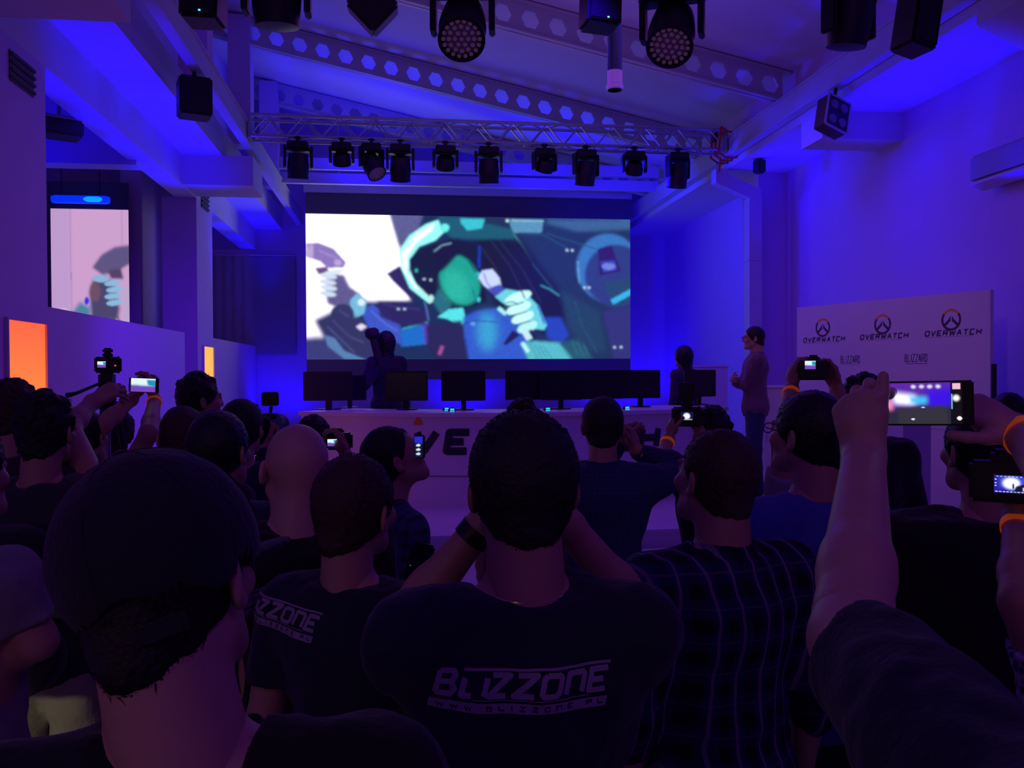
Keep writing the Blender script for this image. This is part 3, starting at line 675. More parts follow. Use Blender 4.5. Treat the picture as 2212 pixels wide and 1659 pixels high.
word(p, 'OVERWATCH', .02, .03, .275, .26, .055, .075, (1, 1, 1), slant=.12)
def deskfn(dx, dy, dz=0): return lambda u, v: (lambda a: (a[0], a[1], a[2]-.55))(arc((u-1.55)/DR-.005, DR+.006, 1.37-v))
mask_mesh('title_lettering', p, deskfn(0, 0), M['ink'], t)
p = Pic(40, 40, 0, 0, .12, .12); p.fill([(.06, .01), (.11, .11), (.01, .11)], (1, 1, 1))
mask_mesh('orange_mark', p, lambda u, v: (lambda a: (a[0], a[1], a[2]-.55))(arc((u-1.20)/DR, DR+.007, 1.49-v)), mat('orange_print', (.8, .22, .03), .6), t)
# TM
p = Pic(50, 20, 0, 0, .1, .04); word(p, 'TM', .005, .005, .03, .025, .01, .006, (1, 1, 1))
mask_mesh('trade_mark_letters', p, lambda u, v: (lambda a: (a[0], a[1], a[2]-.55))(arc((u+1.53)/DR, DR+.007, 1.37-v)), M['ink'], t)

def monitor(wd=.53, hg=.32):
    t = empty('monitor', (0, 0, 0))
    MB().box((0, 0, .10+hg/2), (wd, .035, hg), bev=.008).build('housing', M['black'], t)
    MB().box((0, -.019, .10+hg/2), (wd-.03, .004, hg-.035)).build('display', mat('dark_display', (.015, .014, .02), .25), t)
    MB().box((0, .03, .07), (.06, .04, .14)).build('neck', M['black'], t); MB().lathe([(.13, .001), (.13, .012), (.03, .016)], (0, .03, 0)).build('foot', M['black'], t, smooth=True)
    return t
mons = [(708, 9.62, 107, 'leftmost'), (754, 10.05, 74, 'second from left'), (878, 9.35, 92, 'third from left, behind the dark figure'), (1001, 9.15, 95, 'beside the cyan glowing mice'),
        (1136, 9.3, 90, 'just behind the raised hair of the front row'), (1212, 9.12, 92, 'left of the desk centre gap'), (1300, 9.3, 96, 'behind the checked shirt man'), (1385, 9.45, 88, 'left of the long haired woman'), (1512, 9.85, 78, 'rightmost')]
proto = None
for i, (px, Y, wpx, lb) in enumerate(mons):
    p = atx(px, Y); t = monitor() if proto is None else copy_tree(proto)
    if proto is None: proto = t
    t.location = (p.x, Y, 1.5); d = proj((p.x, Y, 1.6))[2]; s = wpx*d/1854/.53; t.scale = (s, 1, 1.0 if i != 1 else .9)
    t.rotation_euler = (0, 0, (p.x-1.3)*.10)
    tag(t, 'black desktop monitor on the curved desk, %s' % lb, 'monitor', 'monitors on the curved desk')
M['cyan'] = emat('cyan_glow', (.03, .45, 1), 2.2)
for i, (px, py, Y) in enumerate(((964, 884, 9.02), (976, 889, 8.80), (1182, 884, 8.75), (1290, 884, 8.80), (1353, 885, 8.82))):
    p = atx(px, Y); t = empty('computer_mouse', (p.x, Y, 1.5), label='computer mouse with a cyan glow on the desk, %s' % ('behind the pair', 'front of the pair', 'before the centre monitors', 'beside the camera flash', 'furthest right')[i], cat='mouse', group='glowing mice on the desk')
    MB().lathe([(.035, 0), (.045, .012), (.035, .032), (.012, .042)], n=16).build('shell', M['black'], t, smooth=True)
    MB().box((0, -.038, .028), (.045, .02, .010), bev=.004).box((0, -.042, .010), (.05, .016, .008), bev=.003).build('glow_strip', M['cyan'], t)
# white plinths and the podium at the right of the stage
def plinth(pxa, pxb, ytop, Y, dep, z0, label):
    a = atx(pxa, Y); b = atx(pxb, Y); zt = at((pxa+pxb)/2, ytop, Y).z
    t = empty('display_plinth', ((a.x+b.x)/2, Y+dep/2, z0), label=label, cat='plinth')
    w2 = (b.x-a.x)/2; MB().box((0, 0, (zt-z0)/2), (2*w2, dep, zt-z0), bev=.006).build('body', M['white'], t); MB().box((0, 0, zt-z0+.012), (2*w2+.03, dep+.03, .024)).build('top', M['white'], t)
plinth(1655, 1722, 838, 9.35, .4, 0, 'white plinth between the man with folded arms and the logo wall')
plinth(1488, 1572, 793, 12.2, .4, .55, 'pale upright box behind the desk near the long haired woman')
plinth(1952, 2012, 902, 6.6, .35, 0, 'white plinth below the raised phone screen')
a = at(1500, 768, 18.95); 
t = empty('wall_sign', (a.x, 18.97, a.z), label='small dark company sign on the far wall above the pale box', cat='sign')
p = Pic(160, 44, 0, 0, .42, .11); word(p, 'BLIZZARD', .005, .005, .046, .095, .005, .014, (1, 1, 1))
mask_mesh('sign_lettering', p, lambda u, v: (u, 0, -v), M['ink'], t)

# logo wall
A, B = Vector((4.75, 9.76, 0)), Vector((5.56, 7.46, 0)); BH = 2.66
ctr = (A+B)/2; ang = math.atan2(B.y-A.y, B.x-A.x); BL = (B-A).length
t = empty('press_wall', (ctr.x, ctr.y, 0), rz=ang, label='white press wall printed with round game emblems and company names', cat='press wall')
nrm = Vector((math.sin(ang), -math.cos(ang), 0))
def bu(px, py):
    d = ray(px, py); k = (A-CAM).dot(nrm)/d.dot(nrm); q = CAM+d*k; return (q-A).dot((B-A).normalized()), BH-q.z
MB().b2((-BL/2, 0, 0), (BL/2, .05, BH)).build('panel', M['white'], t)
m = MB()
for sx in (-1, 1): m.b2((sx*BL/2*.8-.03, .05, 0), (sx*BL/2*.8+.03, .08, BH-.2)); m.b2((sx*BL/2*.8-.03, .05, 0), (sx*BL/2*.8+.03, .55, .04))
m.build('support_frame', M['blackm'], t)
SZ = 1.35; p = Pic(760, 420, 0, 0, BL, SZ, bg=(.70, .66, .72)); dk = (.05, .045, .07); og = (.85, .32, .04)
lg = [((1778, 708), (1778, 731)), ((1907, 701), (1907, 724)), ((2055, 691), (2055, 716))]
for (a1, a2) in lg:
    u, v = bu(*a1); r = .108
    p.ell(u, v, r, r, dk, n=60); p.ell(u, v, r*.78, r*.78, (.70, .66, .72), n=60)
    p.fill([(u-r*.78, v-r*1.05), (u+r*.78, v-r*1.05), (u+r*.5, v-r*.45), (u-r*.5, v-r*.45)], (.70, .66, .72))
    n = 16; th0, th1 = 218*D2R, 322*D2R
    pl = [(u+r*math.cos(th0+(th1-th0)*i/n), v+r*math.sin(th0+(th1-th0)*i/n)) for i in range(n+1)]+[(u+r*.78*math.cos(th1-(th1-th0)*i/n), v+r*.78*math.sin(th1-(th1-th0)*i/n)) for i in range(n+1)]
    p.fill(pl, og)
    for sx in (-1, 1):
        p.fill([(u+sx*r*.06, v-r*.40), (u+sx*r*.06, v+r*.10), (u+sx*r*.62, v+r*.62), (u+sx*r*.70, v+r*.34), (u+sx*r*.30, v-r*.02)], dk)
    u2, v2 = bu(*a2); word(p, 'OVERWATCH', u2-.30, v2-.018, .058, .062, .010, .015, dk, slant=.15)
    p.line([(u2-.29, v2+.052), (u2+.24, v2+.052)], .004, dk)
for a1 in ((1838, 779), (1980, 776)):
    u, v = bu(*a1); word(p, 'BLIZZARD', u-.14, v-.055, .034, .085, .003, .009, dk); p.line([(u-.13, v+.045), (u+.13, v+.045)], .006, dk)
pic_object('printed_face', p, (-BL/2, -.004, BH), (BL/2, -.004, BH), (-BL/2, -.004, BH-SZ), (BL/2, -.004, BH-SZ), M['print'], t)
# dark stand at the far right
pp = atx(2147, 6.8); t = empty('light_stand', (pp.x, 6.8, 0), label='thin black upright stand right of the logo wall', cat='stand')
zt = at(2147, 786, 6.8).z; MB().tube([(0, 0, .02), (0, 0, zt)], .022, 10).build('pole', M['blackm'], t); MB().lathe([(.18, 0), (.18, .015), (.03, .03)]).build('base', M['blackm'], t)
# ================================================================ people
import openvdb
V = Vector
class SDF:
    """signed distance volume; shapes melt together with radius k"""
    def __init__(s, lo, hi, vox):
        s.vox = vox; s.lo = np.array(lo, float); s.n = np.maximum(2, np.ceil((np.array(hi)-s.lo)/vox).astype(int)+1)
        s.a = np.full(s.n, .2, np.float32)
    def _sub(s, lo, hi, pad):
        i0 = np.clip(np.floor((np.array(lo)-pad-s.lo)/s.vox).astype(int), 0, s.n); i1 = np.clip(np.ceil((np.array(hi)+pad-s.lo)/s.vox).astype(int)+1, 0, s.n)
        if np.any(i1 <= i0): return None
        g = [s.lo[k]+s.vox*np.arange(i0[k], i1[k]) for k in range(3)]
        return tuple(slice(a, b) for a, b in zip(i0, i1)), g[0][:, None, None], g[1][None, :, None], g[2][None, None, :]
    def _mix(s, sl, d, k, sub=False):
        a = s.a[sl]; d = d.astype(np.float32)
        if sub:
            d = -d; h = np.maximum(k-np.abs(a-d), 0)/k if k > 0 else 0; s.a[sl] = np.maximum(a, d)+h*h*k*.25; return
        if k <= 0: s.a[sl] = np.minimum(a, d); return
        h = np.maximum(k-np.abs(a-d), 0)/k; s.a[sl] = np.minimum(a, d)-h*h*k*.25
    def cap(s, A, B, ra, rb=None, k=.02, flat=None, sub=False):
        """tapered capsule; flat=(axis, factor) squashes it across that direction"""
        rb = ra if rb is None else rb; A = np.array(A, float); B = np.array(B, float); r = max(ra, rb)
        f = 1.0; 
        if flat: n_, f = np.array(V(flat[0]).normalized()), flat[1]
        q = s._sub(np.minimum(A, B)-r*max(1, f), np.maximum(A, B)+r*max(1, f), k+2*s.vox)
        if q is None: return s
        sl, X, Y, Z = q; ba = B-A; L2 = max(ba@ba, 1e-9)
        px, py, pz = X-A[0], Y-A[1], Z-A[2]
        t = np.clip((px*ba[0]+py*ba[1]+pz*ba[2])/L2, 0, 1); dx, dy, dz = px-t*ba[0], py-t*ba[1], pz-t*ba[2]
        if flat:
            c = (dx*n_[0]+dy*n_[1]+dz*n_[2])*(1/f-1); dx, dy, dz = dx+c*n_[0], dy+c*n_[1], dz+c*n_[2]
        d = np.sqrt(dx*dx+dy*dy+dz*dz)-(ra+(rb-ra)*t)
        s._mix(sl, d*(min(1, f)), k, sub); return s
    def ell(s, C, R, rot=None, k=.02, sub=False):
        C = np.array(C, float); R = np.array(R, float); m = R.max()
        q = s._sub(C-m, C+m, k+2*s.vox)
        if q is None: return s
        sl, X, Y, Z = q; x, y, z = X-C[0], Y-C[1], Z-C[2]
        if rot is not None:
            r = np.array(rot).T; x, y, z = r[0, 0]*x+r[0, 1]*y+r[0, 2]*z, r[1, 0]*x+r[1, 1]*y+r[1, 2]*z, r[2, 0]*x+r[2, 1]*y+r[2, 2]*z
        k0 = np.sqrt((x/R[0])**2+(y/R[1])**2+(z/R[2])**2); k1 = np.sqrt((x/R[0]**2)**2+(y/R[1]**2)**2+(z/R[2]**2)**2)+1e-6
        s._mix(sl, k0*(k0-1)/k1, k, sub); return s
    def half(s, P, N):
        """keep only the side of the plane that N points away from"""
        P = np.array(P, float); N = np.array(V(N).normalized())
        g = [s.lo[k]+s.vox*np.arange(s.n[k]) for k in range(3)]
        d = (g[0][:, None, None]-P[0])*N[0]+(g[1][None, :, None]-P[1])*N[1]+(g[2][None, None, :]-P[2])*N[2]
        s.a = np.maximum(s.a, d.astype(np.float32)); return s
    def noise(s, amp, size, seed=1, zs=1.0):
        r = np.random.default_rng(seed); n = [max(2, int(s.n[k]*s.vox/(size*(zs if k == 2 else 1)))+2) for k in range(3)]
        g = r.standard_normal(n)
        def up(a, ax, N):
            t = np.linspace(0, a.shape[ax]-1.001, N); i = t.astype(int); f = t-i; f = f*f*(3-2*f); sh = [1, 1, 1]; sh[ax] = N; f = f.reshape(sh)
            return np.take(a, i, ax)*(1-f)+np.take(a, i+1, ax)*f
        for ax in range(3): g = up(g, ax, s.n[ax])
        s.a += (amp*g).astype(np.float32); return s
    def mesh(s):
        g = openvdb.FloatGrid(); a = s.a.copy()
        a[0] = a[-1] = .1; a[:, 0] = a[:, -1] = .1; a[:, :, 0] = a[:, :, -1] = .1
        g.background = .2; g.copyFromArray(np.clip(a, -.19, .19)); p, q = g.convertToQuads(0.0)
        return p*s.vox+s.lo, q[:, ::-1]
def joined(name, parts, m, parent, smooth=True):
    vs_, fs = [], []; n = 0
    for v, f in parts: vs_.append(v); fs.append(f+n); n += len(v)
    v = np.concatenate(vs_); f = np.concatenate(fs); me = bpy.data.meshes.new(name)
    me.vertices.add(len(v)); me.vertices.foreach_set('co', v.astype(np.float32).ravel()); me.loops.add(len(f)*4); me.polygons.add(len(f))
    me.loops.foreach_set('vertex_index', f.astype(np.int32).ravel()); me.polygons.foreach_set('loop_start', np.arange(len(f), dtype=np.int32)*4)
    try: me.polygons.foreach_set('loop_total', np.full(len(f), 4, np.int32))
    except Exception: pass
    me.polygons.foreach_set('use_smooth', [smooth]*len(f)); me.update(calc_edges=True); me.validate()
    for mm in (m if isinstance(m, (list, tuple)) else [m]): me.materials.append(mm)
    o = bpy.data.objects.new(name, me); COL.objects.link(o)
    if parent: o.parent = parent
    return o

SKIN = mat('skin', (.52, .27, .20), .5, bump=.08, bscale=120, var=.08, vscale=14)
SKIN_P = mat('fair_skin', (.62, .35, .28), .48, bump=.08, bscale=120, var=.08, vscale=14)
HAIR = {'dark': mat('dark_hair', (.012, .010, .009), .55, bump=.5, bscale=160), 'brown': mat('brown_hair', (.055, .030, .018), .55, bump=.5, bscale=160),
        'black': mat('black_hair', (.006, .006, .008), .4, bump=.4, bscale=160), 'bald': mat('stubble', (.30, .17, .13), .55, bump=.2, bscale=300)}
EYE = mat('eye_white', (.6, .6, .6), .2); SHOE = mat('shoe', (.02, .02, .022), .5)
FAB = {}
def fab(name, col, var=.15, bump=.25, bs=80):
    if name not in FAB: FAB[name] = mat(name, col, .9, bump=bump, bscale=bs, var=var, vscale=30, sheen=.15)
    return FAB[name]

def ik(S, T, l1, l2, hint):
    S, T = V(S), V(T); d = T-S; L = min(d.length, (l1+l2)*.999); d.normalize(); T = S+d*L
    a = (l1*l1-l2*l2+L*L)/(2*L); h = math.sqrt(max(l1*l1-a*a, 0)); u = V(hint)-d*V(hint).dot(d); u.normalize()
    return S+d*a+u*h, T

def hand_sdf(W, f, n, side, curl=.5, vox=.003, spread=.12, thumb=.6, sc_=1.0, arm=None, arm_r=(.028, .04), curls=None, ts=1.0):
    """W wrist, f finger direction, n palm normal (the way the palm faces), side +1 when the thumb lies along n x f"""
    W, f, n = V(W), V(f).normalized(), V(n); n = (n-f*n.dot(f)).normalized(); t = n.cross(f)*side      # towards the thumb
    pts = [W]; lo = [min(p) for p in zip(*[W])]
    ext = .22*sc_; mn = np.array(W)-ext; mx = np.array(W)+ext
    if arm is not None: mn = np.minimum(mn, np.array(arm)-.06); mx = np.maximum(mx, np.array(arm)+.06)
    s = SDF(mn, mx, vox); c = sc_
    if arm is not None: s.cap(W, arm, arm_r[0], arm_r[1], k=.01); s.ell(W+(V(arm)-W)*.04, (arm_r[0]*1.02,)*3, k=.02)
    base = W+f*.01*c
    kn = []
    for i, o in enumerate((.030, .010, -.011, -.030)):
        K = W+f*(.094-.004*abs(i-1)-(.008 if i == 3 else 0))*c+t*o*c+n*(-.003 if i in (1, 2) else 0)*c
        s.cap(base+t*o*.55*c, K, .0165*c, .0135*c, k=.016*c, flat=(n, .85)); kn.append(K)
    s.ell(W+f*.055*c+n*.008*c, (.03*c, .03*c, .03*c), k=.02*c)
    for i, K in enumerate(kn):
        L = [(.042, .026, .020), (.046, .029, .021), (.043, .027, .021), (.034, .021, .018)][i]; r = [.0092, .0094, .0090, .0080][i]
        cu = (curls[i] if curls else curl*(1+.06*i)); d = (f+t*(1.5-i)*spread*.5).normalized(); p = K
        for j, l in enumerate(L):
            a = cu*(.85, 1.15, .75)[j]; ax = d.cross(n).normalized(); d = Matrix.Rotation(a, 3, ax)@d
            q = p+d*l*c; s.cap(p, q, r*c*(1-.06*j)*1.04, r*c*(1-.06*(j+1)), k=.006*c); s.ell(p, (r*c*1.1,)*3, k=.004*c); p = q
    # thumb: leaves the side of the palm near its base
    p = W+f*.022*c+t*.020*c+n*.006*c; d = (f*.72+t*.75*ts+n*.30*thumb).normalized()
    for j, (l, r) in enumerate(((.045, .0135), (.034, .0108), (.027, .0098))):
        q = p+d*l*c; s.cap(p, q, r*c, (r-.001)*c, k=.010*c if j == 0 else .005*c); p = q
        d = (d+f*.35+n*.35*thumb-t*.25*thumb).normalized()
    return s.mesh()

def rotm(yaw=0, pitch=0, roll=0):
    return Matrix.Rotation(yaw, 3, 'Z')@Matrix.Rotation(-pitch, 3, 'X')@Matrix.Rotation(roll, 3, 'Y')

def person(label, px=None, Y=None, top=None, pos=None, H=1.78, yaw=0, head=(0, 0, 0), build=1.0, hair='short', hcol='dark', skin=None,
           shirt=('tee', (.02, .02, .04)), trousers=(.03, .03, .05), arms=None, detail=1.0, group=None, lean=0.0, hair_vol=1.0, glasses=False, cap=None,
           shirt_mat=None, collar=False, ears=True, z0=0.0, hunch=0.0, nbup=0.0, hx=0.0, legs=True, name='person', neck=1.0, headscale=1.0):
    """local frame: faces +y, x to its right.  yaw turns it about z (0 = looks down the hall, away from the camera)"""
    skin = skin or SKIN
    if pos is None:
        p = at(px, top, Y); H = p.z-z0; pos = (p.x, Y, z0)
    root = empty(name, pos, rz=yaw, label=label, cat='person', group=group)
    k = H/1.80; S = lambda *a: V(a)*k
    hs = k*headscale
    # skeleton
    lx = lean
    pel = S(0, 0, .95); waist = S(0, .0, 1.10)+V((0, lx*.1, 0)); chest = S(0, .005, 1.30)+V((0, lx*.3, 0)); nb = S(0, -.02+hunch*.5, 1.475)+V((0, lx*.5, 0))
    hc = S(hx, .02+hunch, 1.665)+V((0, lx*.62, 0))                       # centre of the head
    sh = {s_: S(s_*.175*build, -.01, 1.425)+V((0, lx*.45, 0)) for s_ in (-1, 1)}
    HR = rotm(*[a*D2R for a in head]); hp = lambda x, y, z: hc+HR@(V((x, y, z))*hs)
    vox = .009/detail
    # arms
    ua, fa = .29*k, .255*k; arms = arms or {}
    J = {}
    for s_ in (-1, 1):
        spec = arms.get(s_)
        if spec and 'ww' in spec:
            toL = Matrix.Rotation(-yaw, 3, 'Z'); Wr = toL@(V(spec['ww'])-V(pos)); spec = dict(spec)
            E = toL@(V(spec['we'])-V(pos)) if 'we' in spec else ik(sh[s_], Wr, ua*spec.get('ls', 1), fa*spec.get('ls', 1), spec.get('hint', (s_*.7, .1, -1)))[0]
            for a_ in ('f', 'n'):
                if a_ in spec: spec[a_] = toL@V(spec[a_])
            J[s_] = (E, Wr, spec)
        elif spec is None: E = sh[s_]+S(s_*.055, -.02, -.285); Wr = E+S(s_*.01, .06, -.245); J[s_] = (E, Wr, None)
        else:
            T = V(spec['w'])*k if not spec.get('abs') else V(spec['w']); E, Wr = ik(sh[s_], T, ua*spec.get('ls', 1), fa*spec.get('ls', 1), spec.get('hint', (s_*.7, .1, -1))); J[s_] = (E, Wr, spec)
    allp = [pel, hc]+[p for j in J.values() for p in j[:2]]
    lo = np.min([list(p) for p in allp], 0)-.2; hi = np.max([list(p) for p in allp], 0)+.22; lo = np.minimum(lo, [-.33*k*build, -.22, 0]); hi = np.maximum(hi, [.33*k*build, .22, 0])
    lo[2] = -.02; hi[2] = max(hi[2], hc.z+.16*k)
    b = SDF([lo[0], lo[1], (.0 if legs else .8*k)-.02], hi, vox*1.25)
    B = build
    def torso(q, g, kk=.05):
        q.ell(pel+S(0, -.005, -.01), ((.155*B+g)*k, (.115*B+g)*k, .13*k), k=kk); q.ell(waist, ((.14*B+g)*k, (.105*B+g)*k, .16*k), k=kk)
        q.ell(chest, ((.168*B+g)*k, (.115*B+g)*k, .20*k), k=kk); q.ell(chest+S(0, -.02, .07), ((.165*B+g)*k, (.095*B+g)*k, .10*k), k=kk)
        for s_ in (-1, 1): q.cap(nb+S(s_*.03, 0, -.01), sh[s_]+S(-s_*.01, 0, 0), (.055+g)*k, (.060*min(B, 1.15)+g)*k, k=.05*k)
    torso(b, -.008); b.cap(nb+S(0, 0, -.06), hp(0, -.03, -.07), .062*k*neck, .056*k*neck, k=.03*k)
    for s_ in (-1, 1):
        E, Wr, sp = J[s_]; f_ = 1.0 if not sp else sp.get('r', 1.0)
        b.cap(sh[s_], E, .052*k*B*f_, .041*k*f_, k=.03*k); b.cap(E, E+(Wr-E)*.35, .041*k*f_, .040*k*f_, k=.02*k); b.cap(E+(Wr-E)*.3, Wr, .040*k*f_, .027*k*f_, k=.02*k)
        if legs:
            h_ = pel+S(s_*.085, 0, -.04); kn_ = S(s_*.10, .015, .50); an = S(s_*.11, -.02, .09)
            b.cap(h_, kn_, .085*k*B, .055*k, k=.03*k); b.cap(kn_, an, .055*k, .036*k, k=.02*k); b.cap(an, S(s_*.12, .13, .035), .036*k, .028*k, k=.02*k)
    parts = [b.mesh()]
    # head: skull, face, ears
    hv = .0048/detail if detail < 1.4 else .0034
    h = SDF(hc-V((.15, .16, .18))*hs, hc+V((.15, .16, .16))*hs, hv)
    h.ell(hp(0, -.018, .028), np.array((.076, .092, .088))*hs, HR, k=.02*hs); h.ell(hp(0, .032, -.015), np.array((.060, .066, .090))*hs, HR, k=.03*hs)
    h.cap(hp(-.020, .060, -.086), hp(.020, .060, -.086), .020*hs, k=.03*hs); h.cap(hp(0, .070, -.090), hp(0, .072, -.092), .017*hs, k=.02*hs)
    for s_ in (-1, 1):
        h.cap(hp(s_*.050, .0, -.055), hp(s_*.020, .070, -.092), .017*hs, .014*hs, k=.03*hs)      # jaw
        h.ell(hp(s_*.045, .066, -.020), np.array((.020, .018, .018))*hs, HR, k=.02*hs)                   # cheek
        h.ell(hp(s_*.031, .099, .012), np.array((.017, .012, .012))*hs, HR, k=.012*hs, sub=True)         # eye socket
        h.ell(hp(s_*.031, .083, .011), np.array((.0125, .0125, .0125))*hs, k=.004*hs)                    # eyeball and lids
        h.cap(hp(s_*.016, .094, .032), hp(s_*.046, .083, .030), .0055*hs, .005*hs, k=.012*hs)              # brow
    h.cap(hp(0, .088, .020), hp(0, .107, -.020), .0070*hs, .0095*hs, k=.012*hs)
    for s_ in (-1, 1): h.ell(hp(s_*.010, .103, -.027), np.array((.0085, .009, .007))*hs, HR, k=.006*hs)
    h.ell(hp(0, .070, -.056), np.array((.030, .022, .024))*hs, HR, k=.015*hs); h.cap(hp(-.017, .0865, -.051), hp(.017, .0865, -.051), .0050*hs, k=.005*hs); h.cap(hp(-.015, .0855, -.061), hp(.015, .0855, -.061), .0056*hs, k=.005*hs)
    h.cap(hp(-.022, .094, -.056), hp(.022, .094, -.056), .0034*hs, k=.004*hs, sub=True)
    h.cap(nb+V((0, 0, .0)), hp(0, -.026, -.075), .060*k*neck, .055*k*neck, k=.03*k); h.cap(hp(0, -.06, -.02), nb+S(0, -.015, 0), .045*k, .050*k, k=.03*k)
    if ears:
        for s_ in (-1, 1):
            RE = HR@Matrix.Rotation(s_*.45, 3, 'Z')
            h.ell(hp(s_*.083, -.018, -.006), np.array((.0085, .019, .031))*hs, RE, k=.006*hs); h.ell(hp(s_*.087, -.012, -.003), np.array((.007, .010, .017))*hs, RE, k=.004*hs, sub=True)
            h.ell(hp(s_*.080, -.008, -.030), np.array((.008, .010, .010))*hs, RE, k=.006*hs)
    parts.append(h.mesh())
    # hands
    for s_ in (-1, 1):
        E, Wr, sp = J[s_]
        if sp: fdir = V(sp.get('f', Wr-E)); nrm = V(sp.get('n', (0, 1, 0))); curl = sp.get('curl', .6); th = sp.get('thumb', .7); hv_ = sp.get('vox', .0045); sd = sp.get('side', -s_); cs = sp.get('curls')
        else: fdir = V((0, .15, -1)); nrm = V((-s_, 0, 0)); curl = .35; th = .5; hv_ = .006; sd = -s_; cs = None
        af = 1.0 if not sp else sp.get('r', 1.0)
        hand = hand_sdf(Wr, fdir, nrm, sd*(1 if nrm.cross(fdir).length else 1), curl, vox=hv_, thumb=th, sc_=k*1.0, arm=(Wr+(E-Wr)*.35 if hv_ > .004 else E+(Wr-E)*.10), ts=(sp or {}).get('ts', 1.0), arm_r=((.0282*k*af, .0325*k*af) if hv_ > .004 else (.0285*k*(1+(af-1)*.2), .0425*k*af)), curls=cs)
        parts.append(hand)
    joined('body', parts, skin, root)
    # hair
    if hair in ('short', 'long', 'curly', 'buzz', 'messy', 'receding'):
        g = {'short': .012, 'long': .018, 'curly': .024, 'buzz': .004, 'messy': .018, 'receding': .008}[hair]*hair_vol
        ext = .34 if hair == 'long' else .0
        q = SDF(hc-V((.17, .19, .16+ext))*hs, hc+V((.17, .17, .19))*hs, hv*1.05)
        q.ell(hp(0, -.019, .030), np.array((.076+g, .092+g, .088+g*1.15))*hs, HR, k=.01)
        q.ell(hp(0, -.040, -.030), np.array((.060+g*.45, .055+g*.35, .062))*hs, HR, k=.03*hs); q.ell(hp(0, -.060, -.062), np.array((.044, .050+g*.2, .044))*hs, HR, k=.03*hs)
        if hair == 'long':
            q.cap(hp(0, -.05, .0), hp(0, -.075, -.26), .085*hs, .075*hs, k=.05, flat=((0, 1, 0), .7))
            for s_ in (-1, 1): q.cap(hp(s_*.07, -.01, .03), hp(s_*.085, .01, -.22), .035*hs, .028*hs, k=.03)
        if hair in ('curly', 'messy'):
            r = np.random.default_rng(int(abs(pos[0]*100))+3)
            for _ in range(46):
                a = r.uniform(0, 6.28); e = r.uniform(.05, 1.5); u = V((math.cos(a)*math.cos(e), math.sin(a)*math.cos(e), math.sin(e)))
                if u.y > .55 and u.z < .6: continue
                q.ell(hp(u.x*.088, -.02+u.y*.10, .03+u.z*.10), (r.uniform(.012, .022)*hs,)*3, k=.012)
        # face and neck stay clear
        fy = {'receding': .030, 'buzz': .05}.get(hair, .055)
        q.half(hp(0, fy, .03), HR@V((0, 1, -.75))); q.half(hp(0, .066, .06), HR@V((0, 1, .15 if hair == 'receding' else -.25)))
        if hair != 'long':
            q.half(hp(0, -.06, -.094), HR@V((0, .75, -1)));
            for s_ in (-1, 1): q.ell(hp(s_*.085, -.02, -.105), np.array((.050, .07, .060))*hs, HR, k=.012, sub=True)
            for s_ in (-1, 1): q.ell(hp(s_*.088, -.016, -.012), np.array((.020, .024, .036))*hs, HR, k=.006, sub=True); q.ell(hp(s_*.085, .03, -.045), np.array((.022, .045, .045))*hs, HR, k=.008, sub=True)
        q.noise(.0010 if hair in ('short', 'buzz', 'receding') else .003, .012, 5)
        v, f = q.mesh()
        o = joined('hair', [(v, f)], HAIR[hcol], root)
        if detail >= .8 and hair != 'bald': tufts(o, HR, hc, hs, .010*hs if hair in ('buzz', 'receding') else .016*hs, int(2600*min(1.6, detail)), HAIR[hcol])
    # clothing
    kind, col = shirt; sm = shirt_mat or fab('cloth_%d_%d_%d' % tuple(int(c*500) for c in col), col)
    q = SDF([lo[0], lo[1], .72*k], [hi[0], hi[1], min(hi[2], 99)], vox*1.1)
    g = .012 if kind != 'coat' else .026
    torso(q, g, .06); q.ell(pel+S(0, 0, -.02), ((.165*B+g)*k, (.125*B+g)*k, .16*k), k=.05)
    ln0 = {'tee': .62, 'vest': 0, 'long': 1.0, 'coat': 1.0, 'polo': .6, 'roll': 1.3}[kind]
    for s_ in (-1, 1):
        E, Wr, sp = J[s_]; ln = sp.get('slen', ln0) if sp else ln0
        if ln: 
            e1 = sh[s_]+(E-sh[s_])*min(1, ln+.0); tip = (sp.get('sr', .058) if sp else .058) if kind in ('tee', 'polo') else .050
            q.cap(sh[s_]+S(-s_*.01, 0, 0), e1, (.064*min(B, 1.15)+g*.5)*k, (tip+g*.5)*k, k=.035*k)
            if kind in ('long', 'coat'): q.cap(E, E+(Wr-E)*.93, (.047+g*.6)*k*B, (.036+g*.7)*k, k=.02*k)
            if kind == 'roll': q.cap(E, E+(Wr-E)*.25, (.050+g*.5)*k, (.048+g*.5)*k, k=.02*k)
    q.cap(nb+S(0, .0, -.05), nb+S(0, .000, .012+nbup if not collar else .03+nbup), .085*k, .070*k*max(1, neck*.97), k=.035*k)
    q.cap(nb+S(0, .012, .030+nbup), hp(0, -.02, -.02), .0610*k*neck, .062*k*neck, k=.022, sub=True); q.half(nb+S(0, .0, .040+nbup), (0, -.30, 1)); q.half(S(0, 0, .84), (0, 0, -1))
    q.noise(.0055, .075, 11+int(abs(pos[0])*10), 2.4); q.noise(.0024, .028, 12, 1.6)
    for s_ in (-1, 1):       # open sleeve ends
        E, Wr, sp = J[s_]; ln = sp.get('slen', ln0) if sp else ln0
        if kind in ('tee', 'polo'):
            e1 = sh[s_]+(E-sh[s_])*ln; dd = (E-sh[s_]).normalized(); q.cap(e1+dd*.045*k+dd*(.09*k), E+dd*.25*k, .135*k, .135*k, k=.012, sub=True) if (E-sh[s_]).length > .1 else None
    root['_sh'] = [list(sh[-1]), list(sh[1])]
    o = joined('shirt' if kind != 'coat' else 'jacket', [q.mesh()], sm, root)
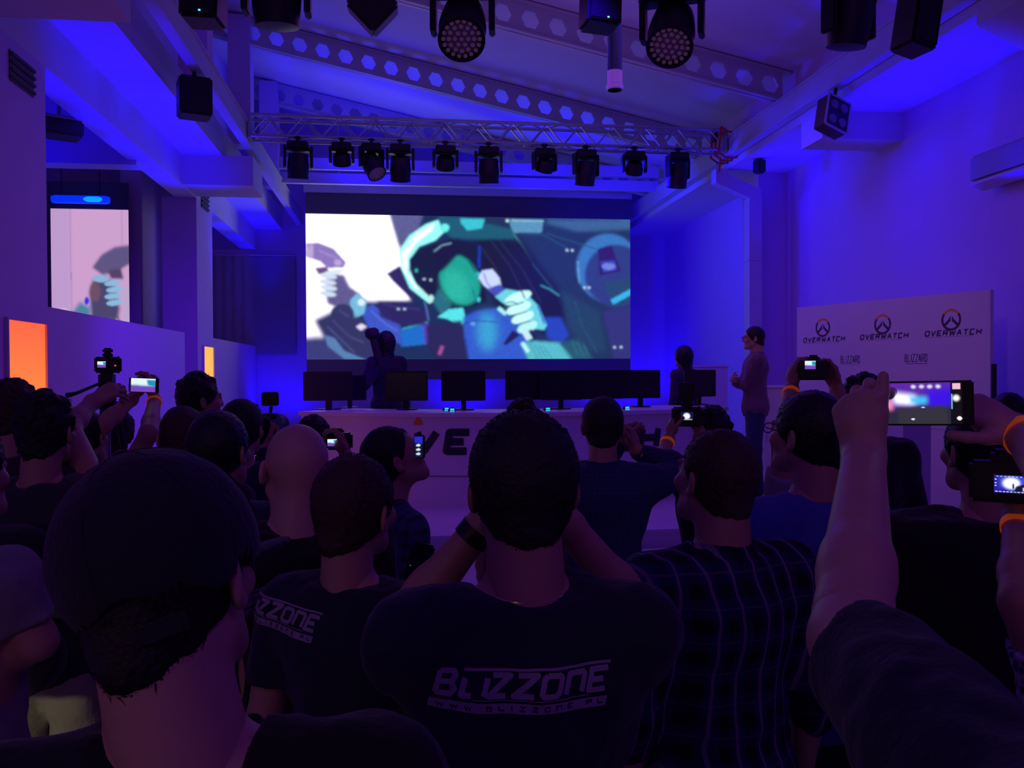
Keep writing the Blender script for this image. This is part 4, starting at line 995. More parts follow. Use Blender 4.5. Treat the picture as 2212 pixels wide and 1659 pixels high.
    if collar:
        m = MB(); n = 22; v = []; 
        for i in range(n+1):
            a = math.pi*(1.5-.86)+2*math.pi*.86*i/n; c_, s2 = math.cos(a), math.sin(a)
            v += [tuple(nb+V((c_*.066*k, s2*.066*k-.0, .050*k))), tuple(nb+V((c_*.086*k, s2*.084*k-.002, .010*k))), tuple(nb+V((c_*.080*k, s2*.078*k, .012*k)))]
        fs = []
        for i in range(n):
            for a, b_ in ((0, 1), (1, 2), (2, 0)): fs.append((i*3+a, (i+1)*3+a, (i+1)*3+b_, i*3+b_))
        m.add(v, fs).build('collar', sm, root, smooth=True)
    if legs:
        q = SDF([-.28*k*B, -.2*k, .03], [.28*k*B, .22*k, 1.08*k], .013)
        q.ell(pel+S(0, -.005, -.03), (.163*B*k, .128*B*k, .12*k), k=.04)
        for s_ in (-1, 1):
            h_ = pel+S(s_*.085, 0, -.04); kn_ = S(s_*.10, .012, .50); an = S(s_*.11, -.02, .09)
            q.cap(h_, kn_, .096*k*B, .070*k, k=.03*k); q.cap(kn_, an, .070*k, .062*k, k=.03*k)
        q.half(S(0, 0, .055), (0, 0, -1)); q.half(S(0, 0, 1.02), (0, 0, 1)); q.noise(.004, .06, 3)
        joined('trousers', [q.mesh()], fab('trousers_%d_%d_%d' % tuple(int(c*500) for c in trousers), trousers), root)
        q = SDF([-.2*k, -.14*k, -.01], [.2*k, .24*k, .14*k], .011)
        for s_ in (-1, 1):
            q.cap(S(s_*.112, -.035, .045), S(s_*.125, .145, .040), .042*k, .042*k, k=.02, flat=((0, 0, 1), .85)); q.cap(S(s_*.11, -.02, .05), S(s_*.11, -.02, .10), .045*k, k=.02)
        q.half((0, 0, .002), (0, 0, -1)); joined('shoes', [q.mesh()], SHOE, root)
    if glasses:
        m = MB()
        for s_ in (-1, 1):
            c0 = hp(s_*.032, .108, .010); m.tube([c0+HR@(V((.021*math.cos(a), 0, .015*math.sin(a)))*hs) for a in np.linspace(0, 6.283, 17)], .0018*hs, 6, cap=False)
            m.tube([hp(s_*.053, .106, .014), hp(s_*.079, .05, .014), hp(s_*.084, -.015, .012), hp(s_*.082, -.03, -.004)], .0020*hs, 6)
        m.tube([hp(-.011, .108, .012), hp(.011, .108, .012)], .0018*hs, 6); m.build('glasses', M['black'], root, smooth=True)
    return root, dict(hp=hp, hc=hc, HR=HR, k=k, J=J, sh=sh, nb=nb, shirt=o, pos=V(pos), yaw=yaw, B=B)

def tufts(o, HR, hc, hs, L, n, m):
    """short blades over the hair so that its outline is not smooth"""
    me = o.data; r = np.random.default_rng(4); N = len(me.polygons)
    if N == 0: return
    ctr = np.empty(N*3); me.polygons.foreach_get('center', ctr); ctr = ctr.reshape(-1, 3); nr = np.empty(N*3); me.polygons.foreach_get('normal', nr); nr = nr.reshape(-1, 3)
    ok = np.where((nr@np.array(HR@V((0, 1, -.5))) < .75))[0]; pick = r.choice(ok, min(n, len(ok)), replace=False)
    c = ctr[pick]; nn = nr[pick]; up_ = np.array(HR@V((0, -.25, 1.0)))
    crown = np.array(hc+HR@(V((0, -.05, .11))*hs)); d = c-crown; d /= np.linalg.norm(d, axis=1)[:, None]+1e-6
    d = d-nn*(d*nn).sum(1)[:, None]; d /= np.linalg.norm(d, axis=1)[:, None]+1e-6; d = d+nn*r.uniform(.18, .7, (len(c), 1))+r.normal(0, .25, d.shape); d /= np.linalg.norm(d, axis=1)[:, None]
    w_ = np.cross(d, nn); w_ /= np.linalg.norm(w_, axis=1)[:, None]+1e-6; l = L*r.uniform(.5, 1.1, (len(c), 1)); wd = .0011
    v = np.stack([c-w_*wd-nn*.002, c+w_*wd-nn*.002, c+d*l*.6+w_*wd*.7, c+d*l*.6-w_*wd*.7, c+d*l], 1).reshape(-1, 3)
    i = np.arange(len(c))*5; f = [tuple(x) for a in i for x in ((a, a+1, a+2, a+3), (a+3, a+2, a+4))]
    old = np.empty(len(me.vertices)*3); me.vertices.foreach_get('co', old); nf = [tuple(p.vertices) for p in me.polygons]; k0 = len(me.vertices)
    m2 = bpy.data.meshes.new('hair'); m2.from_pydata(np.concatenate([old.reshape(-1, 3), v]).tolist(), [], nf+[tuple(a+k0 for a in x) for x in f]); m2.materials.append(m)
    m2.polygons.foreach_set('use_smooth', [True]*len(m2.polygons)); o.data = m2
M['costume'] = mat('dark_costume', (.010, .009, .02), .7, bump=.4, bscale=40)
# ================================================================ who stands where
def Wp(px, py, d): return atd(px, py, d)
BAND = mat('orange_wristband', (.95, .20, .02), .6, emit=(1, .13, .01), es=.13)  # weak glow added to the band, standing in for fluorescence
def wristband(root, info, s_, t0=.10, w=.018, r=.034, m=None, nm='wristband'):
    E, Wr, _ = info['J'][s_]; k = info['k']; d = (Wr-E).normalized(); c = Wr-d*.03*k
    rr = r*k
    mb = MB().lathe([(rr, -w/2), (rr+.002, -w/2), (rr+.002, w/2), (rr, w/2), (rr, -w/2)], c, d, 28)
    mb.f = mb.f[:-2]; return mb.build(nm, m or BAND, root, smooth=True)
def collar_none(*a): pass
TEE_NAVY = (.010, .012, .035)
P = {}
def add(key, label, **k):
    P[key] = person(label, **k); return P[key]

# --- front row
add('cap', 'person in a dark baseball cap and black shirt, nearest head at lower left', px=408, top=986, Y=.945, hx=-.027, shirt=('tee', (.004, .004, .006)), hair='short', hcol='dark', hair_vol=.7,
    head=(-14, 2, -9), detail=1.5, build=1.12, skin=SKIN_P, legs=True, glasses=True, neck=1.12, headscale=1.0, nbup=.008)
add('tee_centre', 'person in a navy printed T-shirt at the centre holding something up before the face', px=1130, top=882, Y=1.44, shirt=('tee', TEE_NAVY), hair='short', hcol='dark',
    detail=1.5, build=1.08, head=(0, -4, 0), hair_vol=1.25, neck=1.1,
    arms={-1: dict(ww=Wp(1046, 1128, 1.70), f=(.35, .35, 1), n=(.75, .5, 0), hint=(-.8, .2, -1), curl=.9, vox=.0038, r=1.05), 1: dict(ww=Wp(1222, 1128, 1.70), f=(-.35, .35, 1), n=(-.75, .5, 0), hint=(.8, .2, -1), curl=.9, vox=.0038, r=1.05)})
add('tee_left', 'person in a navy printed T-shirt left of centre, turned to the right', px=760, top=982, Y=1.98, headscale=1.05, shirt=('tee', TEE_NAVY), hair='short', hcol='brown', hair_vol=1.0,
    yaw=-.48, head=(-2, -2, 4), detail=1.3, build=1.04)
add('plaid', 'person in a blue plaid shirt with short dark hair, right of centre', px=1553, top=918, Y=1.95, shirt=('roll', (.02, .02, .10)), shirt_mat=plaid_mat('blue_plaid_cloth', (.012, .014, .11), (.003, .003, .008), (.20, .16, .26), 17), collar=True,
    hair='receding', hcol='brown', hair_vol=1.2, yaw=.22, head=(6, -6, 4), detail=1.3, build=1.12, neck=1.05)
wristband(*P['tee_centre'], -1, w=.030, r=.034, m=M['black'], nm='watch')
i_ = P['tee_centre'][1]; nb_ = i_['nb']; k_ = i_['k']
MB().tube([nb_+V((.0655*math.cos(a), .066*math.sin(a)-.004, .034+.010*math.sin(a)))*k_ for a in np.linspace(0, 2*math.pi, 41)], .0016, 6, cap=False).build('necklace', mat('silver_chain', (.8, .75, .8), .25, metal=1), P['tee_centre'][0], smooth=True)
# right edge: big raised arms with the phone
ph = Wp(1998, 872, 1.55)
add('phone_arms', 'navy shirted person at the right edge, both bare arms raised around a phone', pos=(.70, .60, 0), H=1.90, shirt=('tee', (.008, .010, .03)), hair='short', detail=1.4, build=1.15, yaw=.1,
    skin=SKIN_P, arms={-1: dict(ww=Wp(1866, 985, 1.47), we=Wp(1840, 1385, 1.12), f=(-.02, .22, 1), n=(.80, .60, 0), ts=.3, thumb=.1, vox=.0028, r=1.20, curls=(1.05, 1.12, 1.2, 1.3), slen=.80, sr=.070),
                     1: dict(ww=Wp(2206, 935, 1.58), we=Wp(2420, 1200, 1.05), f=(-.80, .30, .50), n=(-.3, .75, -.6), thumb=.3, vox=.0028, r=1.12, curls=(.35, .5, .6, .7), slen=.5, sr=.08)})
wristband(*P['phone_arms'], 1, r=.0335, w=.032)
# --- second row
add('bald', 'bald person in a black shirt, left of centre', px=636, top=910, Y=2.44, shirt=('tee', (.006, .006, .008)), hair='none', detail=1.2, build=1.18, yaw=.12, head=(12, -8, 3), skin=SKIN_P, neck=1.2, headscale=1.12)
add('profile', 'person in a striped shirt seen in profile looking down to the right', px=842, top=910, Y=3.0, shirt=('long', (.05, .06, .16)), hair='receding', hcol='dark', yaw=-1.15, head=(-8, -24, 0), detail=1.1, build=1.0,
    shirt_mat=plaid_mat('striped_cloth', (.05, .06, .17), (.02, .02, .05), (.05, .06, .18), 30))
add('checked', 'person in a finely checked blue shirt holding a camera to the right', px=1302, top=853, Y=3.55, shirt=('long', (.03, .05, .13)), hair='short', hcol='dark', yaw=-.25, head=(0, -2, 0), build=1.08, collar=True,
    shirt_mat=plaid_mat('fine_checked_cloth', (.035, .06, .15), (.02, .035, .09), (.06, .09, .2), 70),
    arms={1: dict(ww=Wp(1375, 975, 3.8), f=(-.2, .3, 1), n=(-1, .3, 0), hint=(1.0, -.1, -.5), curl=.9), -1: dict(ww=Wp(1340, 960, 3.9), f=(.4, .5, .8), n=(1, .3, 0), curl=.9)})
wristband(*P['checked'], 1)
add('blue_tee', 'person in a bright blue T-shirt and glasses, between the plaid shirt and the raised arm', px=1750, top=840, Y=2.36, shirt=('tee', (.06, .07, .42)), hair='short', hcol='black', hair_vol=1.1, yaw=.20, head=(14, -5, 0), detail=1.15, build=1.05, glasses=True)
add('black_right', 'broad person in black at the right, in front of the tall plinth', px=2125, top=868, Y=2.10, shirt=('coat', (.004, .004, .006)), hair='short', hcol='black', yaw=-.05, head=(0, -4, 0), detail=1.0, build=1.3)
add('pattern', 'person in a speckled white shirt at the right edge lifting a camera', pos=(1.36, 1.50, 0), H=1.62, shirt=('polo', (.3, .28, .4)), shirt_mat=None, hair='short', detail=1.0, yaw=.3,
    arms={-1: dict(ww=Wp(2196, 1120, 1.80), we=Wp(2205, 1300, 1.62), f=(.0, .2, 1), n=(.6, -.4, 0), curl=.8, vox=.0038)})
wristband(*P['pattern'], -1, r=.033)
# --- left cluster
add('grey_tee', 'person in a grey T-shirt cut off by the left edge, elbow bent', px=-105, top=905, Y=2.15, shirt=('tee', (.22, .20, .24)), hair='curly', hcol='dark', yaw=-.5, head=(0, -5, 0), build=1.1, skin=SKIN,
    arms={1: dict(ww=Wp(-30, 1440, 2.1), we=Wp(82, 1385, 1.95), f=(-1, .4, 0), n=(0, 0, 1), curl=.5)})
add('khaki', 'person in a dark green shirt and khaki trousers reaching up to the tripod', px=93, top=848, Y=3.12, shirt=('tee', (.035, .05, .04)), trousers=(.52, .50, .32), hair='messy', hcol='dark', hair_vol=.7, build=1.08, yaw=-.1,
    arms={1: dict(ww=Wp(200, 868, 3.40), we=Wp(148, 925, 3.2), f=(.75, .4, .55), n=(.1, .6, -.6), curl=.9)})
add('edge_left', 'person with dark hair rim lit orange at the far left', px=28, top=824, Y=3.9, shirt=('long', (.05, .02, .03)), hair='messy', hcol='brown', hair_vol=.8, yaw=-.3)
add('white_shirt', 'person in a white polo shirt holding a phone up with both arms', px=182, top=884, Y=4.15, shirt=('polo', (.50, .48, .55)), hair='short', hcol='black', yaw=-.25, collar=True, skin=SKIN,
    arms={-1: dict(ww=Wp(286, 862, 4.15), we=Wp(222, 918, 3.95), f=(.35, .25, .8), n=(.8, -.1, -.3), curl=.6, vox=.0038), 1: dict(ww=Wp(334, 864, 4.1), we=Wp(322, 935, 3.8), f=(-.15, .2, 1), n=(-.9, -.1, -.2), curl=.6, vox=.0038)})
wristband(*P['white_shirt'], 1)
add('red_top', 'person in a pinkish red top standing behind the tripod', px=250, top=880, Y=5.6, shirt=('tee', (.55, .06, .12)), hair='long', hcol='dark', yaw=.1)
add('tall_hair', 'person with thick dark hair seen half from the side before the yellow light box', px=426, top=808, Y=4.8, shirt=('long', (.02, .02, .03)), hair='messy', hcol='black', hair_vol=1.0, yaw=-.95, head=(-5, 0, 0))
add('cropped', 'person with cropped hair and a dark shirt behind the cap wearer', px=393, top=870, Y=3.35, shirt=('tee', (.02, .015, .02)), hair='buzz', hcol='brown', hair_vol=1.5, build=1.1, head=(6, 0, 0))
add('ear_left', 'person with short black hair between the cropped head and the video camera', px=472, top=888, Y=2.86, headscale=1.06, shirt=('tee', (.02, .03, .08)), hair='short', hcol='black', head=(-14, -2, 0), yaw=-.1)
add('camera_operator', 'person operating the video camera, hair just above the others', px=520, top=860, Y=3.75, shirt=('long', (.01, .02, .06)), hair='short', hcol='dark', yaw=-.2,
    arms={1: dict(ww=Wp(570, 975, 3.95), f=(.4, .4, .4), n=(-.6, 0, .2), curl=.9)})
add('curly', 'person with curly hair holding a small camera behind the bald head', px=676, top=896, Y=4.3, shirt=('long', (.02, .02, .03)), hair='curly', hcol='dark', yaw=-.15, headscale=.9,
    arms={1: dict(ww=Wp(748, 985, 3.7), f=(-.35, .2, 1), n=(-.8, -.3, 0), curl=.7, vox=.004, ls=1.0)})
add('bump', 'person whose hair shows just above the centre head', px=1132, top=864, Y=4.5, shirt=('tee', (.03, .03, .05)), hair='messy', hcol='dark', hair_vol=.6)
# --- right cluster
add('camera_high', 'person in a white long sleeved top lifting a compact camera behind the blue T-shirt', px=1772, top=868, Y=3.35, shirt=('long', (.30, .26, .36)), hair='short', hcol='dark', skin=SKIN,
    arms={-1: dict(ww=Wp(1710, 840, 3.66), we=Wp(1690, 960, 3.40), f=(.15, .2, 1), n=(.9, -.1, 0), curl=.65, vox=.0038), 1: dict(ww=Wp(1808, 842, 3.66), we=Wp(1835, 940, 3.45), f=(-.2, .2, 1), n=(-.9, -.1, 0), curl=.65, vox=.0038)})
wristband(*P['camera_high'], -1)
add('dark_behind', 'person in black with tousled hair behind the raised forearm', px=1862, top=810, Y=3.75, shirt=('coat', (.005, .005, .008)), hair='messy', hcol='black', hair_vol=.7, build=1.05)
add('camera_left', 'person in dark clothes photographing with a large camera, right of the checked shirt', px=1538, top=880, Y=4.15, shirt=('long', (.006, .006, .01)), hair='messy', hcol='black', hair_vol=.6, yaw=.25, build=1.1,
    arms={-1: dict(ww=Wp(1444, 948, 4.1), we=Wp(1425, 1010, 3.95), f=(.3, .25, 1), n=(.9, -.1, 0), curl=.8, vox=.0038), 1: dict(ww=Wp(1512, 935, 4.15), f=(-.3, .2, 1), n=(-.9, 0, 0), curl=.8)})
wristband(*P['camera_left'], -1)
add('far_right', 'person with dark hair and a blue collar at the far right edge', px=2180, top=846, Y=4.75, shirt=('long', (.05, .07, .35)), hair='short', hcol='black', yaw=.3, collar=True)
# --- on the stage
add('silhouette', 'dark costumed person with a raised staff standing behind the desk before the screen', px=834, top=716, Y=10.42, z0=.55, skin=M['costume'], shirt=('coat', (.012, .012, .03)), trousers=(.02, .02, .05), hair='long', hcol='black', hair_vol=1.3, build=1.0, yaw=.35,
    arms={-1: dict(ww=(at(818, 800, 10.32)), f=(-.15, .1, 1), n=(.8, -.5, 0), curl=1.5, hint=(-1, 0, -.6))})
add('long_hair', 'person with long dark hair standing behind the right end of the desk', px=1477, top=750, Y=10.3, z0=.55, shirt=('long', (.05, .03, .09)), hair='long', hcol='black', hair_vol=1.5, yaw=.5, headscale=1.1)
add('glasses_man', 'person in glasses with folded arms standing at the right of the stage', px=1631, top=704, Y=8.9, z0=.55, shirt=('long', (.16, .07, .13)), trousers=(.02, .03, .12), hair='short', hcol='dark', hair_vol=1.2, yaw=1.25, glasses=True, collar=True, build=1.05, detail=1.1,
    arms={-1: dict(w=(.12, .20, 1.19), f=(1, .1, .1), n=(0, -1, 0), curl=.5, hint=(-.5, .1, -1)), 1: dict(w=(-.12, .24, 1.23), f=(-1, .1, .1), n=(0, -1, 0), curl=.5, hint=(.5, .1, -1))})

# speckled cloth for the right edge shirt
def speckle():
    m = bpy.data.materials.new('speckled_cloth'); m.use_nodes = True; nt = m.node_tree; b = nt.nodes['Principled BSDF']; b.inputs['Roughness'].default_value = .9
    tc = nt.nodes.new('ShaderNodeTexCoord'); n = nt.nodes.new('ShaderNodeTexVoronoi'); n.inputs['Scale'].default_value = 60; nt.links.new(tc.outputs['Object'], n.inputs['Vector'])
    r = nt.nodes.new('ShaderNodeValToRGB'); r.color_ramp.elements[0].color = (.02, .02, .09, 1); r.color_ramp.elements[1].color = (.5, .46, .6, 1); r.color_ramp.elements[0].position = .3; r.color_ramp.elements[1].position = .62
    nt.links.new(n.outputs['Distance'], r.inputs[0]); nt.links.new(r.outputs[0], b.inputs['Base Color']); return m
P['pattern'][1]['shirt'].data.materials[0] = speckle()

# cap of the nearest person
def make_cap(root, info):
    hp, HR, hs = info['hp'], info['HR'], info['k']*1.02; T = rotm(0, -4*D2R, -12*D2R); R2 = HR@T; c = hp(0, -.010, .030)
    q = SDF(c-V((.16, .18, .15)), c+V((.16, .2, .16)), .0036)
    q.ell(c+R2@V((0, 0, .004))*hs, np.array((.099, .116, .108))*hs, R2, k=.0)
    q.half(c+R2@V((0, 0, -.052))*hs, R2@V((0, .22, -1)))
    q.ell(c+R2@V((.012, -.115, -.056))*hs, np.array((.036, .05, .034))*hs, R2, k=.004, sub=True)
    q.ell(c+R2@V((0, .0, -.02))*hs, np.array((.090, .107, .098))*hs, R2, k=.002, sub=True)
    q.noise(.0008, .03, 3); o = joined('cap', [q.mesh()], fab('cap_cloth', (.010, .010, .022), bump=.35, bs=120), root)
    MB().lathe([(.010, 0), (.008, .005), (.002, .007)], c+R2@V((0, 0, .110))*hs, R2@V((0, 0, 1)), 14).build('button', FAB['cap_cloth'], o, smooth=True)
    m = MB()                                                                        # seams between the panels
    for a in range(6):
        ph_ = a*math.pi/3+.52; pts = []
        for e in np.linspace(.0, 1.5, 12):
            u = V((math.cos(ph_)*math.cos(e)*.0995, math.sin(ph_)*math.cos(e)*.1165, .004+math.sin(e)*.1085)); pts.append(c+R2@u*hs)
        m.tube(pts, .0009, 5)
    m.build('seam', FAB['cap_cloth'], o)
    pts = [c+R2@V((.012+.046*math.cos(t), -.102+abs(math.cos(t))*.006, -.060))*hs for t in np.linspace(0, math.pi, 9)]
    mm = MB(); 
    for a, b_ in zip(pts[:-1], pts[1:]): mm.box((a+b_)/2, ((b_-a).length*1.05, .003, .018), (R2@Matrix.Rotation(math.atan2((R2.inverted()@(b_-a)).y, (R2.inverted()@(b_-a)).x), 3, 'Z')))
    mm.build('strap', FAB['cap_cloth'], o)
    q = SDF(c+R2@V((0, .14, -.04))*hs-V((.12,)*3), c+R2@V((0, .14, -.04))*hs+V((.12,)*3), .004)
    q.ell(c+R2@V((0, .115, -.045))*hs, np.array((.082, .085, .010))*hs, R2, k=0); joined('brim', [q.mesh()], FAB['cap_cloth'], o)
make_cap(*P['cap'])
h_ = [c for c in P['cap'][0].children if c.name.startswith('hair')]

# printed lettering on the two navy T-shirts
PRINT = mat('pale_print', (.34, .27, .40), .7)
def tee_pic():
    p = Pic(420, 100, 0, 0, .42, .10); w1 = (1, 1, 1); sl = .22
    p.fill([(.085, .002), (.42, .002), (.418, .008), (.083, .008)], w1)
    lw = .0125; x = .012
    for ch, w_, h0, h1 in (('B', .052, .004, .066), ('L', .034, .016, .066), ('I', .034, .016, .066), ('Z', .050, .010, .066), ('Z', .056, .010, .066), ('O', .052, .012, .066), ('N', .050, .012, .066), ('E', .052, .012, .066)):
        for st in GL[ch]:
            H = h1-h0; pts = [(x+lw/2+a*(w_-lw)+(1-b)*H*sl, h0+lw/2+b*(H-lw)) for a, b in st]; p.line(pts, lw, w1)
            for e in pts[1:-1]: p.ell(e[0], e[1], lw/2, lw/2, w1, n=8)
        x += w_*(.50 if ch == 'I' else 1)+.0045
    p.fill([(.10, .068), (.36, .068), (.359, .0705), (.10, .0705)], w1)
    p.fill([(.006, .074), (.405, .076), (.400, .098), (.001, .096)], w1)
    x = .02
    for ch in 'WWW.BLIZZONE.PL':
        x = word(p, ch, x, .080, .014, .012, .013, .0028, (0, 0, 0))
    return p
TP = tee_pic()
from mathutils.bvhtree import BVHTree
def print_on(root, info, x0, z0, sc_, tilt=0):
    me = info['shirt'].data; bv = BVHTree.FromPolygons([v.co.copy() for v in me.vertices], [tuple(f.vertices) for f in me.polygons])
    def fn(u, v):
        a = (u-.21)*sc_; b = (v-.05)*sc_; x = x0+a*math.cos(tilt)-b*math.sin(tilt); z = z0-(a*math.sin(tilt)+b*math.cos(tilt))
        hit = bv.ray_cast(V((x, -1, z)), V((0, 1, 0)))
        return (x, (hit[0].y if hit[0] else -.1)-.0022, z)
    return mask_mesh('shirt_print', TP, fn, PRINT, info['shirt'])
i2 = P['tee_centre'][1]; t = i2['pos']; zz = at(1122, 1466, 1.36).z
print_on(*P['tee_centre'], atd(1122, 1466, 1.36).x-t.x, zz, .70)
print_on(*P['tee_left'], -.15, at(620, 1405, 1.7).z+.0, .66, tilt=.10)

# ---------------------------------------------------------------- things in the crowd
def place(t, p, view=True, rx=0, ry=0, rz=0):
    t.location = p; d = V(p)-CAM; t.rotation_euler = (rx, ry, -math.atan2(d.x, d.y)+rz); return t
def phone(label, w_=.14, h_=.07, pic=None, group=None):
    t = empty('smartphone', (0, 0, 0), label=label, cat='phone', group=group)
    MB().box((0, 0, 0), (w_, .008, h_), bev=.003).build('case', M['black'], t)
    if pic is not None: pic_object('display', pic, (-w_*.43, -.0046, h_*.46), (w_*.38, -.0046, h_*.46), (-w_*.43, -.0046, -h_*.46), (w_*.38, -.0046, -h_*.46), M['pic'], t)
    MB().lathe([(.004, 0), (.004, .001), (.001, .001)], (-w_*.38, .004, h_*.3), (0, 1, 0), 12).build('camera_lens', M['glass'], t)
    return t
def ui_pic(kind=0, W=120, H=64):
    p = Pic(W, H, 0, 0, 1.9, 1.0, bg=srgb(70, 30, 150))
    if kind == 0:
        p.fill([(0, 0), (1.9, 0), (1.9, .5), (0, .45)], srgb(95, 40, 170), .05); p.fill([(1.0, .2), (1.75, .1), (1.75, .62), (1.1, .62)], srgb(60, 20, 230), .08)
        p.fill([(0, .4), (.2, .4), (.2, .75), (0, .75)], srgb(255, 140, 190), .06)
        p.fill([(.22, .25), (.75, .32), (.78, .52), (.25, .50)], (1.3, 1.3, 1.6), .07); p.fill([(.6, .33), (1.05, .35), (1.05, .52), (.65, .5)], srgb(60, 200, 255), .05)
        p.fill([(0, .66), (1.9, .55), (1.9, 1), (0, 1)], srgb(42, 40, 62), .05); p.fill([(.3, .62), (1.5, .56), (1.55, 1), (.35, 1)], srgb(52, 50, 60), .04)
        p.ell(.95, .60, .05, .015, srgb(230, 220, 255)); p.ell(.70, .88, .05, .02, srgb(230, 240, 255))
        for x in (.72, .92, 1.12, 1.32): p.ell(x, .10, .06, .035, srgb(235, 235, 250), blur=.01)
        p.fill([(1.62, 0), (1.9, 0), (1.9, 1), (1.62, 1)], srgb(14, 14, 22)); p.fill([(1.66, .03), (1.86, .03), (1.86, .17), (1.66, .17)], srgb(240, 190, 215)); p.ell(1.75, .38, .08, .07, (1, 1, 1), blur=.01); p.fill([(1.63, .28), (1.66, .28), (1.66, .64), (1.63, .64)], srgb(120, 190, 200)); p.ell(1.82, .86, .06, .05, (1, 1, 1))
    elif kind == 1:
        p.a[:] = srgb(40, 30, 160); p.fill([(.3, .1), (1.9, .1), (1.9, .6), (.3, .7)], srgb(70, 80, 220), .1); p.ell(.95, .45, .45, .3, (1.2, 1.2, 1.5), blur=.08)
        p.fill([(1.2, .6), (1.9, .4), (1.9, .9), (1.1, .9)], srgb(20, 20, 60), .04); p.ell(1.05, .6, .06, .16, srgb(30, 30, 80), blur=.02)
        for i in range(8): p.ell(.2+i*.21, .08, .06, .02, (.8, .8, .9)); 
        for i in range(9): p.ell(.15+i*.2, .93, .08, .02, (.8, .85, .9) if i != 5 else (.1, .9, .2))
        for z in (.25, .45, .6): p.ell(.1, z, .06, .03, (.8, .8, .9))
        p.fill([(1.55, .66), (1.85, .66), (1.85, .86), (1.55, .86)], srgb(190, 190, 210))
    elif kind == 2:
        p.a[:] = srgb(60, 90, 170); p.fill([(0, 0), (1.9, 0), (1.9, .55), (0, .5)], (.75, .95, 1.1), .08); p.fill([(1.2, .1), (1.9, .1), (1.9, .6), (1.3, .5)], srgb(30, 150, 190), .06); p.fill([(0, .6), (1.9, .6), (1.9, 1), (0, 1)], srgb(120, 70, 190), .06)
    else:
        p.a[:] = srgb(20, 20, 60); p.ell(.9, .5, .5, .35, (.9, .95, 1.2), blur=.08); p.fill([(.2, .85), (1.7, .85), (1.7, .92), (.2, .92)], (.8, .8, .9), .02)
    return p
place(phone('smartphone held sideways with a lit purple screen between the two raised hands', .15, .078, ui_pic(0)), Wp(1999, 871, 1.50), ry=-.02)
place(phone('small lit phone held up by the person in the white polo shirt', .13, .068, ui_pic(2, 50, 28)), Wp(311, 832, 4.02), ry=.05)
t = place(phone('phone held upright beside the profile face, showing three white dots', .036, .075, None), Wp(906, 965, 2.75))
p = Pic(14, 40, 0, 0, .36, 1, bg=srgb(20, 20, 60)); p.fill([(0, 0), (.36, 0), (.36, .35), (0, .3)], srgb(40, 40, 200), .03)
for z in (.42, .62, .82): p.ell(.17, z, .09, .06, srgb(210, 225, 230))
pic_object('display', p, (-.016, -.0046, .033), (.010, -.0046, .033), (-.016, -.0046, -.034), (.010, -.0046, -.034), M['pic'], t)

def dslr(label, pic, s=1.0, flash=False, lcd=(.05, .034), off=(0, 0)):
    t = empty('camera', (0, 0, 0), label=label, cat='camera')
    MB().box((0, 0, 0), (.13*s, .055*s, .085*s), bev=.008).box((.052*s, .01, 0), (.03*s, .075*s, .09*s), bev=.01).box((0, .0, .052*s), (.05*s, .05*s, .03*s), bev=.008).build('camera_body', M['black'], t)
    l = MB().lathe([(.036*s, 0), (.038*s, .02*s), (.036*s, .07*s), (.04*s, .10*s), (.036*s, .10*s)], (0, .02*s, 0), (0, 1, 0), 24).build('lens', M['black'], t, smooth=True)
    MB().lathe([(.033*s, 0), (.02*s, .004), (.001, .005)], (0, .118*s, 0), (0, 1, 0), 20).build('front_glass', M['glass'], l)
    a, b = lcd; ox, oz = off
    pic_object('display', pic, (ox-a/2, -.0285*s, oz+b/2), (ox+a/2, -.0285*s, oz+b/2), (ox-a/2, -.0285*s, oz-b/2), (ox+a/2, -.0285*s, oz-b/2), M['pic'], t)
    if flash: MB().box((0, 0, .085*s), (.055*s, .05*s, .04*s), bev=.006).box((0, .01, .125*s), (.07*s, .06*s, .045*s), bev=.006).build('flash_unit', M['black'], t)
    return t
place(dslr('camera with a lit rear screen lifted at the right edge before the black jacket', ui_pic(1), 1.0, lcd=(.062, .036), off=(.012, -.002)), Wp(2170, 1040, 1.78))
place(dslr('small camera with a lit screen next to the bald head', ui_pic(2, 40, 26), .85, lcd=(.040, .030), off=(-.030, -.004)), Wp(733, 953, 3.72))
place(dslr('large camera with flash held right of the checked shirt, rear screen lit', ui_pic(3, 60, 36), 1.1, True, lcd=(.058, .040), off=(.0, .004)), Wp(1484, 900, 4.1))
place(dslr('compact camera held overhead behind the blue T-shirt', ui_pic(2, 50, 30), .95, lcd=(.042, .034), off=(-.012, .022)), Wp(1757, 800, 3.56), rx=.0)
t = place(dslr('dark camera in front of the checked shirt person', ui_pic(3, 20, 12), .8, lcd=(.004, .003)), Wp(1352, 945, 4.0), rz=-.4)
t = place(dslr('black camera held before the centre face, hidden by the head', ui_pic(3, 20, 12), 1.05, lcd=(.004, .003)), Wp(1135, 1060, 1.78))
t = place(dslr('black camera hanging at the waist of the person in profile', ui_pic(3, 20, 12), 1.15, lcd=(.004, .003)), Wp(905, 1225, 2.75), rx=-.3, rz=-1.1)

